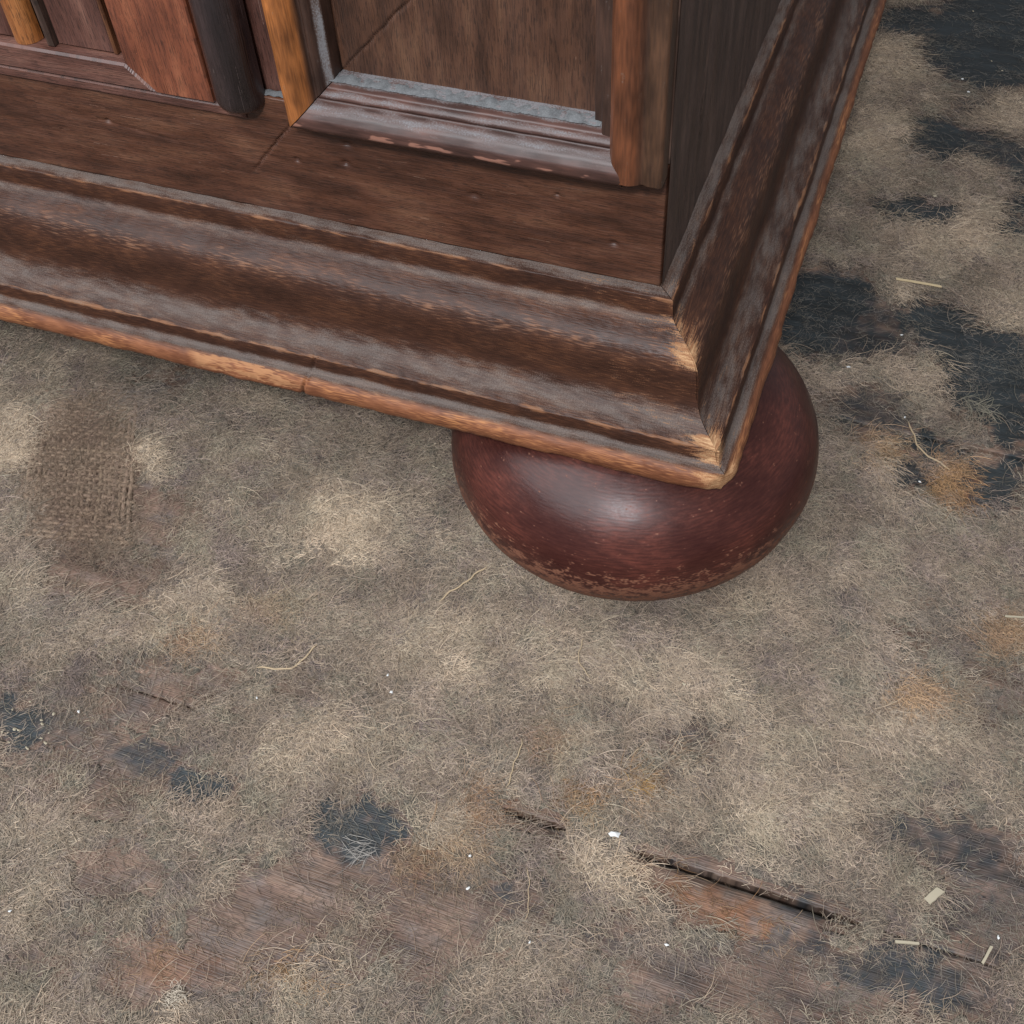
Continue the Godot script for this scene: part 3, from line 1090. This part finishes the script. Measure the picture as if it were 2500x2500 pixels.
	for d in 2:
		var cnt := 21 if d == 0 else 38
		for i in cnt:
			var path := PackedVector3Array()
			var off := (i - cnt * 0.5) * pitch
			var half := 0.058 if d == 0 else 0.034
			var ends := 0.55 + 0.45 * fposmod(sin(i * 12.9898 + d * 78.233) * 43758.5453, 1.0)
			for s in 60:
				var t := lerpf(-half * ends, half * ends, s / 59.0)
				var p := (ux * off + uz * t) if d == 0 else (ux * t + uz * off)
				var wv := 0.0004 * cos(PI * t / pitch + (PI if i % 2 == 0 else 0.0)) * (1.0 if d == 0 else -1.0)
				p += Vector3(wob.get_noise_2d(p.x + i, p.z) * 0.0011, 0.0003 + wv, wob.get_noise_2d(p.x, p.z + i * 2.0) * 0.0011)
				path.append(p)
			var g := rng.randf_range(0.8, 1.15)
			add_tube(st, path, rng.randf_range(0.0011, 0.0015), 6, Color(0.175 * g, 0.120 * g, 0.082 * g))
	var hp := part("woven_threads", st.commit(), hm, hess)
	hp.set_meta("kind", "stuff")

func build_cabinet() -> void:
	var cab := thing("antique_cabinet", "dark brown wooden cabinet with moulded base standing on a round bun foot", "cabinet")
	# --- woods
	var rail_w := wood(201, rgb(54, 32, 23), rgb(78, 47, 33), rgb(98, 64, 45), 0.45, 120, 0.35)
	var panel_w := wood(211, rgb(54, 35, 26), rgb(78, 51, 37), rgb(100, 70, 50), 0.46, 60, 0.35)
	var red_w := wood(221, rgb(78, 42, 31), rgb(114, 63, 43), rgb(142, 86, 60), 0.32, 50, 0.3, 0.5)
	var band_w := wood(231, rgb(60, 37, 31), rgb(86, 55, 46), rgb(112, 77, 64), 0.5, 50, 0.4)
	var ebony_w := wood(241, rgb(24, 18, 18), rgb(38, 29, 29), rgb(56, 43, 42), 0.3, 70, 0.4, 0.4)
	var honey_w := wood(251, rgb(100, 58, 30), rgb(142, 86, 44), rgb(168, 112, 64), 0.35, 30, 0.6, 0.4)
	var frame_w := wood(261, rgb(52, 35, 30), rgb(80, 57, 49), rgb(114, 82, 68), 0.36, 70, 0.5)
	var stile_w := wood(271, rgb(54, 32, 22), rgb(88, 54, 34), rgb(128, 84, 50), 0.42, 60, 0.8)
	var side_w := wood(281, rgb(52, 38, 31), rgb(76, 56, 46), rgb(98, 76, 64), 0.58, 90, 0.6)
	var dust := dust_material()
	# --- carcass core behind everything
	var core := StandardMaterial3D.new()
	core.albedo_color = Color(0.14, 0.1, 0.085)
	core.roughness = 0.9
	var b := BoxMesh.new()
	b.size = Vector3(0.58, 0.36, 0.60)
	var co := part("carcass", b, core, cab)
	co.position = Vector3(-0.296, 0.295, -0.3145)
	# --- front rail with the split running down from the frame's corner
	var nails := [[-0.0830, 0.2018, 0.0016], [-0.0215, 0.1905, 0.0012], [-0.1395, 0.2160, 0.0013], [-0.142, 0.206, 0.0011], [-0.166, 0.203, 0.0008], [-0.262, 0.205, 0.0009], [-0.046, 0.210, 0.0007]]
	var rn := noise(291, 60.0, 3)
	var rail_h := func(x: float, y: float) -> float:
		var h := rn.get_noise_2d(x, y * 3.0) * 0.00022
		var d := absf((x + 0.1653) - (y - 0.2207) * 0.877 + rn.get_noise_2d(y * 4.0, 3.0) * 0.0008) * 0.75
		h -= exp(-pow(d / 0.00032, 2.0)) * 0.0016 * sm(0.186, 0.205, y)
		for q in nails:
			var r := Vector2((x - q[0]) * 0.6, y - q[1]).length() / float(q[2])
			if r < 2.0:
				h -= exp(-r * r) * 0.0015
		# long scratch
		var sx := (x + 0.268) / 0.042
		if sx > 0.0 and sx < 1.0:
			h -= exp(-pow((y - 0.2052 + sx * 0.004) / 0.0005, 2.0)) * 0.0005
		return h
	part("front_rail", relief_xy(-0.40, 0.0, 0.1715, 0.2334, 0.0008, 0.0, false, rail_h), rail_w, cab)
	part("corner_stile", slab(rect(-0.012, -0.0003, 0.2336, 0.46), -0.02, 0.0, 0.0008, true), side_w, cab)
	# --- side of the carcass, facing +x
	var sn := noise(292, 26.0, 4)
	var P := PackedVector3Array()
	var UV := PackedVector2Array()
	var R := 150
	var Q := 300
	for i in R:
		for j in Q:
			var y := lerpf(0.168, 0.47, float(i) / (R - 1))
			var z := lerpf(-0.0004, -0.62, float(j) / (Q - 1))
			var h := sn.get_noise_2d(z, y * 0.4) * 0.0005
			var cr := absf(z + 0.052 + sn.get_noise_1d(y * 6.0) * 0.002)
			h -= exp(-pow(cr / 0.0006, 2.0)) * 0.0010 * win(y, 0.205, 0.262, 0.02)
			P.append(Vector3(h, y, z))
			UV.append(Vector2(y / 0.3, z / 0.1))
	part("side_panel", grid(R, Q, P, UV, false), side_w, cab)
	# --- framed panel
	var pr := rounded([Vector2(0, -0.001), Vector2(0, 0.0055), Vector2(0.0011, 0.0088), Vector2(0.0036, 0.0108), Vector2(0.0074, 0.0106), Vector2(0.0106, 0.0084), Vector2(0.0126, 0.0052), Vector2(0.0132, 0.0032),
		Vector2(0.0142, 0.0031), Vector2(0.0146, 0.0040), Vector2(0.0160, 0.0036), Vector2(0.0170, 0.0020), Vector2(0.0173, 0.0004), Vector2(0.0208, -0.0004), Vector2(0.0214, -0.0075)], 0.0009)
	var pr2 := rounded([Vector2(0, -0.001), Vector2(0, 0.0080), Vector2(0.0008, 0.0090), Vector2(0.0060, 0.0090), Vector2(0.0070, 0.0086), Vector2(0.0084, 0.0084), Vector2(0.0096, 0.0094), Vector2(0.0124, 0.0108), Vector2(0.0164, 0.0106),
		Vector2(0.0200, 0.0084), Vector2(0.0219, 0.0050), Vector2(0.0223, 0.0010), Vector2(0.0266, 0.0006), Vector2(0.0270, -0.0020), Vector2(0.0302, -0.0022), Vector2(0.0306, -0.0075)], 0.0008)
	var OX := -0.1612
	var OY := 0.2252
	var red_brown := rgb(66, 44, 38)
	var deep := rgb(56, 38, 30)
	part("panel_frame_strip", frame_strip(pr, true, OY, OX + 0.00025, -0.0165, 1.0, 1.0, 293, 0.0433),
		strip_material(611, 0.0433, [[0.0, 0.05, 0.001, red_brown, 0.42]], [[0.0205, 0.0248, 0.005, 0.8], [0.0290, 0.0315, 0.003, 0.66], [0.0350, 0.05, 0.0020, 0.9]], 1.0), cab)
	part("panel_frame_strip", frame_strip(pr, false, OX, OY + 0.00025, 0.46, 1.0, 1.0, 294, 0.0433),
		strip_material(621, 0.0433, [[0.0, 0.05, 0.001, deep, 0.45], [-0.01, 0.0245, 0.003, rgb(138, 84, 44), 0.36]], [[0.0325, 0.0366, 0.0015, 0.82]]), cab)
	part("panel_frame_strip", frame_strip(pr2, false, -0.0008, 0.2288, 0.46, 0.0, -1.0, 295, 0.0535),
		strip_material(631, 0.0535, [[0.0, 0.06, 0.001, deep, 0.45], [-0.01, 0.0178, 0.003, rgb(70, 47, 32), 0.5], [0.0188, 0.0365, 0.004, rgb(90, 52, 32), 0.42]], [[0.0375, 0.0385, 0.001, 0.6]]), cab)
	# its sawn lower end
	var endp := PackedVector2Array()
	for q in pr2:
		endp.append(Vector2(-0.0008 - q.x, q.y))
	var est := SurfaceTool.new()
	est.begin(Mesh.PRIMITIVE_TRIANGLES)
	var tri := Geometry2D.triangulate_polygon(endp)
	for t in tri:
		est.set_uv(endp[t] * 10.0)
		est.set_normal(Vector3.DOWN)
		est.add_vertex(Vector3(endp[t].x, 0.22885, endp[t].y))
	part("end_grain", est.commit(), stile_w, cab)
	var pnz := noise(296, 40.0, 3)
	var panel_h := func(x: float, y: float) -> float:
		var h := pnz.get_noise_2d(x * 2.0, y) * 0.0002
		var d := absf((x + 0.1395) - (y - 0.2462) * 0.97 + pnz.get_noise_2d(y * 3.0, 1.0) * 0.001) * 0.7
		h -= exp(-pow(d / 0.00045, 2.0)) * 0.0013
		return h
	part("panel", relief_xy(-0.1405, -0.030, 0.2440, 0.40, 0.0008, -0.0072, true, panel_h), panel_w, cab)
	# dust drifted on the frame's ledges
	part("dust", drift(-0.1425, -0.0280, -0.0070, 0.0003, OY + 0.0210, 0.0005, 601), dust, cab).set_meta("kind", "stuff")
	# --- recess strip between column and frame
	part("recess_strip", slab(rect(-0.1778, -0.1600, 0.2330, 0.46), -0.02, -0.0045, 0.0005, true), band_w, cab)
	part("dust", drift(-0.1765, -0.1622, -0.0043, -0.0004, 0.2339, 0.0005, 605), dust, cab).set_meta("kind", "stuff")
	# --- half column
	var rows := 60
	var cols := 25
	P = PackedVector3Array()
	UV = PackedVector2Array()
	for i in rows:
		var v := float(i) / (rows - 1)
		var y := 0.2262 + 0.234 * pow(v, 2.0)
		var e := clampf((y - 0.2262) / 0.0065, 0.0, 1.0)
		var rad := sqrt(maxf(0.0, 1.0 - pow(1.0 - e, 2.4)))
		for j in cols:
			var t := PI * j / (cols - 1)
			P.append(Vector3(-0.1862 - cos(t) * 0.0113 * (0.55 + 0.45 * rad), y, -0.001 + sin(t) * (0.0115 * (0.35 + 0.65 * rad) if i > 0 else 0.0)))
			UV.append(Vector2(y / 0.3, t * 0.012 / 0.1))
	part("half_column", grid(rows, cols, P, UV, false), ebony_w, cab)
	# --- mitred frame left of the column
	part("frame_stile", slab(PackedVector2Array([Vector2(-0.1995, 0.2268), Vector2(-0.1995, 0.46), Vector2(-0.2392, 0.46), Vector2(-0.2392, 0.2388), Vector2(-0.2272, 0.2268)]), -0.018, 0.0028, 0.0007, true), red_w, cab)
	part("frame_rail", slab(PackedVector2Array([Vector2(-0.58, 0.2268), Vector2(-0.2277, 0.2268), Vector2(-0.2397, 0.2386), Vector2(-0.58, 0.2386)]), -0.018, 0.0028, 0.0010, false), band_w, cab)
	part("frame_bead", slab(rect(-0.58, -0.1860, 0.2206, 0.2266), -0.010, 0.0018, 0.0012, false), band_w, cab)
	# inside the frame
	part("inner_panel", slab(rect(-0.2762, -0.2478, 0.2390, 0.46), -0.02, -0.0030, 0.0006, true), band_w, cab)
	part("inner_panel_edge", slab(rect(-0.2476, -0.2458, 0.2390, 0.46), -0.02, -0.0022, 0.0006, true), stile_w, cab)
	part("thin_strip", slab(rect(-0.2800, -0.2766, 0.2390, 0.46), -0.02, 0.0004, 0.0010, true), side_w, cab)
	P = PackedVector3Array()
	UV = PackedVector2Array()
	for i in 40:
		var y := 0.2388 + 0.22 * i / 39.0
		for j in 17:
			var t := PI * j / 16.0
			P.append(Vector3(-0.2925 - cos(t) * 0.0066, y, -0.006 + sin(t) * 0.0075))
			UV.append(Vector2(y / 0.3, t * 0.007 / 0.1))
	part("half_round_bead", grid(40, 17, P, UV, false), honey_w, cab)
	part("outer_strip", slab(rect(-0.36, -0.2995, 0.2390, 0.46), -0.02, -0.0020, 0.0010, true), band_w, cab)
	# --- base moulding
	part("base_moulding", base_moulding(true, 0.58), moulding_material(0.58, true), cab).set_meta("label", "dusty front base moulding with worn rounded lower edge")
	part("base_moulding", base_moulding(false, 0.70), moulding_material(0.70, false), cab).set_meta("label", "dark side base moulding thick with grey dust")
	# --- bun foot
	part("bun_foot", bun_mesh(), bun_material(), cab).set_meta("label", "turned reddish brown bun foot with scuffed lower half")

const BUN := Vector3(-0.0135, 0.0540, -0.0163)
func bun_mesh() -> ArrayMesh:
	var A := 0.0931
	var B := 0.0540
	var ex := 2.12
	var pts := PackedVector2Array()
	var n := 70
	for i in n:
		var t := lerpf(0.335 * PI, -0.5 * PI, float(i) / (n - 1))
		var r := A * pow(maxf(cos(t), 0.0), 2.0 / ex)
		var y := BUN.y + B * signf(sin(t)) * pow(absf(sin(t)), 2.0 / ex)
		pts.append(Vector2(r, maxf(y, 0.0003)))
	var rows := pts.size()
	var cols := 145
	var nz := noise(401, 18.0, 3)
	var nf := noise(402, 160.0, 2)
	var P := PackedVector3Array()
	var UV := PackedVector2Array()
	for i in rows:
		for j in cols:
			var a := TAU * j / (cols - 1)
			var p := Vector3(cos(a) * pts[i].x, pts[i].y, sin(a) * pts[i].x)
			var k := 1.0 + nz.get_noise_3dv(p) * 0.006 + nf.get_noise_3dv(p) * 0.0012
			P.append(Vector3(BUN.x + p.x * k, p.y, BUN.z + p.z * k))
			UV.append(Vector2(float(j) / (cols - 1), float(i) / (rows - 1)))
	return grid(rows, cols, P, UV, true, PackedColorArray(), true)

func bun_material() -> StandardMaterial3D:
	var w := 1400
	var h := 420
	var fine := noise_bytes(w, h, 411, 0.3, 2, 7.0, 1.0)
	var grain := noise_bytes(w, h, 412, 0.4, 2, 2.0, 1.0)
	var blot := noise_bytes(w, h, 413, 0.012, 4, 1.6, 1.0)
	var patch := noise_bytes(w, h, 414, 0.075, 5, 1.8, 1.0)
	var data := PackedByteArray()
	data.resize(w * h * 3)
	var rd := PackedByteArray()
	rd.resize(w * h)
	var dark := rgb(46, 20, 18)
	var mid := rgb(62, 32, 27)
	var light := rgb(98, 52, 42)
	var bare := rgb(134, 94, 72)
	for y in h:
		var v := (y + 0.5) / h
		# finish rubbed away towards the ground, in flecks
		var low := sm(0.27, 0.47, v)
		for x in w:
			var i := y * w + x
			var f := (fine[i] - 128) * 0.0078
			var bl := (blot[i] - 128) * 0.0078
			var gr := (grain[i] - 128) * 0.0078
			var pa := (patch[i] - 128) * 0.0078
			var g := f * 0.55 + bl * 0.6 + gr * 0.2
			var c := mid.lerp(light, minf(g, 1.0)) if g > 0 else mid.lerp(dark, minf(-g, 1.0))
			var scuff := low * 0.92 - 0.64 + pa * 0.72 + gr * 0.5 + f * 0.25
			var t := clampf(scuff * 5.0, 0.0, 0.8)
			var ro := 0.35 + bl * 0.06 + gr * 0.05
			if t > 0.0:
				c = c.lerp(bare.lerp(rgb(118, 76, 58), clampf(0.5 - gr, 0, 1)), t)
				ro = lerpf(ro, 0.75, t)
			data[i * 3] = int(clampf(c.r * 255, 0, 255))
			data[i * 3 + 1] = int(clampf(c.g * 255, 0, 255))
			data[i * 3 + 2] = int(clampf(c.b * 255, 0, 255))
			rd[i] = int(clampf(ro * 255, 0, 255))
	var m := StandardMaterial3D.new()
	m.albedo_texture = ImageTexture.create_from_image(Image.create_from_data(w, h, false, Image.FORMAT_RGB8, data))
	m.roughness_texture = ImageTexture.create_from_image(Image.create_from_data(w, h, false, Image.FORMAT_L8, rd))
	m.roughness = 1.0
	m.heightmap_enabled = true
	m.heightmap_scale = 0.004
	m.metallic_specular = 0.36
	m.heightmap_texture = ImageTexture.create_from_image(Image.create_from_data(w, h, false, Image.FORMAT_L8, fine))
	return m

# ---------------------------------------------------------------- litter
func chip_mesh(a: Vector2, c: Vector2, wid: float, thick: float, sd: int) -> ArrayMesh:
	var rng := RandomNumberGenerator.new()
	rng.seed = sd
	var ln := a.distance_to(c)
	var st := SurfaceTool.new()
	st.begin(Mesh.PRIMITIVE_TRIANGLES)
	st.set_smooth_group(-1)
	var n := 6
	var top := PackedVector3Array()
	var bot := PackedVector3Array()
	for i in n + 1:
		var x := lerpf(-0.5, 0.5, float(i) / n) * ln
		var sk := wid * 0.25
		for s in [-1.0, 1.0]:
			var jx := rng.randf_range(-0.5, 0.5) * wid * 0.3 if i == 0 or i == n else 0.0
			var hw := wid * 0.5 * (1.0 + rng.randf_range(-0.12, 0.12))
			var lift := sin(float(i) / n * PI) * thick * 0.25
			top.append(Vector3(x + jx + s * sk * 0.3, thick + lift, s * hw * 0.88))
			bot.append(Vector3(x + jx, lift, s * hw))
	var quad := func(p: Vector3, q: Vector3, r: Vector3, s: Vector3):
		for v in [p, q, r, q, s, r]: st.add_vertex(v)
	for i in n:
		var k := i * 2
		quad.call(top[k], top[k + 2], top[k + 1], top[k + 3])
		quad.call(bot[k], bot[k + 1], bot[k + 2], bot[k + 3])
		quad.call(bot[k], bot[k + 2], top[k], top[k + 2])
		quad.call(bot[k + 1], top[k + 1], bot[k + 3], top[k + 3])
	quad.call(bot[0], top[0], bot[1], top[1])
	var e := n * 2
	quad.call(bot[e], bot[e + 1], top[e], top[e + 1])
	st.generate_normals()
	return st.commit()

func flake_mesh(size: float, sd: int) -> ArrayMesh:
	var rng := RandomNumberGenerator.new()
	rng.seed = sd
	var n := 9
	var st := SurfaceTool.new()
	st.begin(Mesh.PRIMITIVE_TRIANGLES)
	st.set_smooth_group(-1)
	var rim := PackedVector3Array()
	for i in n:
		var t := TAU * i / n
		var r := size * rng.randf_range(0.32, 0.62)
		rim.append(Vector3(cos(t) * r * 1.25, rng.randf_range(0.0, 0.25) * size, sin(t) * r * 0.85))
	var apex := Vector3(0, size * 0.5, 0)
	var low := Vector3(0, -size * 0.12, 0)
	for i in n:
		var j := (i + 1) % n
		for v in [apex, rim[i], rim[j], low, rim[j], rim[i]]: st.add_vertex(v)
	st.generate_normals()
	return st.commit()

func ground_y(x: float, z: float) -> float:
	return maxf((cov_at(x, z) - 0.34) * 0.0026, 0.0)

func build_litter() -> void:
	var pale := StandardMaterial3D.new()
	pale.albedo_color = Color(0.60, 0.56, 0.48)
	pale.roughness = 0.8
	var tan_m := StandardMaterial3D.new()
	tan_m.albedo_color = Color(0.74, 0.66, 0.52)
	tan_m.roughness = 0.8
	var chalk := StandardMaterial3D.new()
	chalk.albedo_color = Color(0.78, 0.78, 0.77)
	chalk.roughness = 0.7
	var chips := [
		[Vector2(0.1691, 0.1556), Vector2(0.1739, 0.1484), 0.0036, 0.0007, pale, "wood_chip", "broad flat pale wood chip lying on thin grey felt", "wood chip"],
		[Vector2(0.1589, 0.1768), Vector2(0.1684, 0.1744), 0.0013, 0.0007, pale, "wood_splinter", "pale wood splinter lying level near the end of the board joint", "splinter"],
		[Vector2(0.1942, 0.1740), Vector2(0.1970, 0.1657), 0.0012, 0.0006, pale, "wood_splinter", "pale upright-lying wood splinter beyond the flat wood chip", "splinter"],
		[Vector2(0.0955, -0.236), Vector2(0.1234, -0.2366), 0.0016, 0.0006, tan_m, "wood_splinter", "long thin cream splinter on pale felt behind the foot", "splinter"],
		[Vector2(0.1853, -0.0018), Vector2(0.1975, -0.0048), 0.0010, 0.0006, pale, "wood_splinter", "thin pale splinter beside a patch of ochre felt", "splinter"],
	]
	var sd := 700
	for c in chips:
		var mid: Vector2 = (c[0] + c[1]) * 0.5
		var d: Vector2 = c[1] - c[0]
		var o := part(numbered(c[5]), chip_mesh(c[0], c[1], c[2], c[3], sd), c[4], self)
		o.position = Vector3(mid.x, ground_y(mid.x, mid.y) + 0.0012, mid.y)
		o.rotation.y = -atan2(d.y, d.x)
		o.set_meta("label", c[6])
		o.set_meta("category", c[7])
		if c[5] == "wood_splinter":
			o.set_meta("group", "wood splinters strewn on the felt")
		sd += 1
	# paint flakes
	var big := part("paint_flake", flake_mesh(0.0042, 720), chalk, self)
	big.position = Vector3(0.0341, ground_y(0.0341, 0.1696) + 0.0016, 0.1696)
	big.set_meta("label", "largest bright white paint flake beside the open board joint")
	big.set_meta("category", "paint flake")
	var spots := [[-0.0241, 0.1998], [-0.0197, 0.2136], [-0.0963, 0.1266], [-0.0997, 0.1776], [0.1032, 0.1627], [0.069, 0.2089], [-0.0907, 0.1348], [-0.2086, 0.2892], [0.1142, -0.455], [0.1045, -0.568], [0.1257, -0.5012],
		[0.1345, -0.4905], [0.1081, -0.4717], [0.0813, -0.1517], [0.1184, -0.122], [0.1074, -0.3262], [0.1334, -0.0768], [0.0438, 0.0856], [0.1066, -0.1885], [0.1992, 0.1609], [0.0137, 0.227], [-0.2346, 0.1933], [-0.1532, 0.1586]]
	var rng := RandomNumberGenerator.new()
	rng.seed = 77
	for p in spots:
		var s := rng.randf_range(0.0010, 0.0019) * (1.35 if p[1] < -0.1 else 1.0)
		var o := part("white_speck" if used.get("white_speck", 0) == 0 else numbered("white_speck"), flake_mesh(s, rng.randi()), chalk if rng.randf() < 0.6 else pale, self)
		if o.name == "white_speck":
			used["white_speck"] = 1
		o.position = Vector3(p[0], ground_y(p[0], p[1]) + 0.0011, p[1])
		o.rotation.y = rng.randf() * TAU
		o.set_meta("label", "tiny white speck of plaster caught in the felt")
		o.set_meta("category", "speck")
		o.set_meta("group", "white specks scattered over the felt")
	# crumbs of plaster on the tarry patch
	for k in 16:
		var p := Vector2(-0.262, 0.207) + Vector2(rng.randf_range(-1, 1) * 0.022, rng.randf_range(-1, 1) * 0.012)
		var o := part(numbered("plaster_crumb"), flake_mesh(rng.randf_range(0.0008, 0.0020), rng.randi()), pale, self)
		o.position = Vector3(p.x, ground_y(p.x, p.y) + 0.0009, p.y)
		o.rotation.y = rng.randf() * TAU
		o.set_meta("label", "pale plaster crumb in the cluster on a tarry patch")
		o.set_meta("category", "crumb")
		o.set_meta("group", "plaster crumbs clustered on the tarry patch")
	# bundles of pale lint
	var lint_m := StandardMaterial3D.new()
	lint_m.vertex_color_use_as_albedo = true
	lint_m.roughness = 0.9
	var lint := [
		[Vector2(-0.0655, 0.2075), Vector2(-0.0760, 0.2225), 34, 0.0036, 0.7, Color(0.34, 0.31, 0.28), "pale combed wisp of lint at the edge of a tarry hollow"],
		[Vector2(0.148, -0.1445), Vector2(0.172, -0.1405), 50, 0.0040, 1.0, Color(0.27, 0.24, 0.18), "matted khaki tuft of lint lying on tarry board"],
		[Vector2(-0.1225, 0.2985), Vector2(-0.1175, 0.2940), 60, 0.0034, 1.0, Color(0.50, 0.43, 0.34), "small round cream ball of lint on brown felt"],
		[Vector2(0.0345, 0.1452), Vector2(0.0445, 0.1412), 26, 0.0034, 0.8, Color(0.46, 0.27, 0.09), "ochre yellow tangle of fibres above the board joint"],
	]
	for b in lint:
		var a: Vector2 = b[0]
		var c: Vector2 = b[1]
		var mid := (a + c) * 0.5
		var cc: Color = b[5]
		var st := SurfaceTool.new()
		st.begin(Mesh.PRIMITIVE_TRIANGLES)
		for k in b[2]:
			var yaw := (c - a).angle() + rng.randf_range(-1, 1) * (0.3 + float(b[4]))
			var p := a.lerp(c, rng.randf_range(0.0, 0.5)) - mid + Vector2(rng.randf_range(-1, 1), rng.randf_range(-1, 1)) * float(b[3])
			var ln := a.distance_to(c) * rng.randf_range(0.4, 0.8)
			var bend := rng.randf_range(-1.6, 1.6) * (0.25 + float(b[4]))
			var hgt := rng.randf_range(0.0, 0.0016)
			var path := PackedVector3Array()
			for i in 8:
				path.append(Vector3(p.x, hgt * (0.4 + 0.6 * sin(i * 0.45)), p.y))
				p += Vector2(cos(yaw), sin(yaw)) * ln / 7.0
				yaw += bend / 7.0 + rng.randf_range(-0.25, 0.25)
			var g := rng.randf_range(0.6, 1.2)
			add_tube(st, path, rng.randf_range(0.00007, 0.00013), 4, Color(cc.r * g, cc.g * g, cc.b * g))
		var o := part(numbered("lint_tuft"), st.commit(), lint_m, self)
		o.position = Vector3(mid.x, ground_y(mid.x, mid.y) + 0.0007, mid.y)
		o.set_meta("label", b[6])
		o.set_meta("category", "lint")
		o.set_meta("group", "tufts of lint lying on the floor")
	# straws
	var straw_m := StandardMaterial3D.new()
	straw_m.albedo_color = Color(0.64, 0.56, 0.45)
	straw_m.roughness = 0.75
	var straws := [
		[[-0.0212, 0.1388], [-0.0201, 0.1641], 0.0003, 0.02, "straight yellowish straw lying above the short open joint"],
		[[-0.0881, 0.0783], [-0.0721, 0.0502], 0.0005, 0.03, "thick tan straw lying on the felt left of the foot"],
		[[0.0009, 0.1962], [0.0085, 0.2192], 0.0002, 0.08, "thin pale straw bent over a rusty brown knot"],
		[[-0.0107, 0.0765], [-0.0008, 0.0973], 0.00025, -0.15, "thin bent straw on pale felt in front of the foot"],
		[[0.1207, -0.1184], [0.1473, -0.0898], 0.0005, -0.12, "tan curved straw behind the foot crossing the far joint"],
		[[-0.1616, 0.143], [-0.1378, 0.1215], 0.0005, -0.22, "tan straw curled in an arc on matted felt"],
	]
	for s in straws:
		var a := Vector2(s[0][0], s[0][1])
		var c := Vector2(s[1][0], s[1][1])
		var mid := (a + c) * 0.5
		var nrm := (c - a).orthogonal()
		var path := PackedVector3Array()
		for i in 13:
			var t := i / 12.0
			var p := a.lerp(c, t) + nrm * float(s[3]) * sin(t * PI) + nrm * 0.02 * sin(t * 9.0) + nrm * 0.012 * sin(t * 23.0 + a.x * 900.0)
			path.append(Vector3(p.x - mid.x, 0.0, p.y - mid.y))
		var st := SurfaceTool.new()
		st.begin(Mesh.PRIMITIVE_TRIANGLES)
		add_tube(st, path, s[2], 6, Color.WHITE)
		var o := part(numbered("straw"), st.commit(), straw_m, self)
		o.position = Vector3(mid.x, ground_y(mid.x, mid.y) + 0.0016, mid.y)
		o.set_meta("label", s[4])
		o.set_meta("category", "straw")
		o.set_meta("group", "loose straws on the felt")
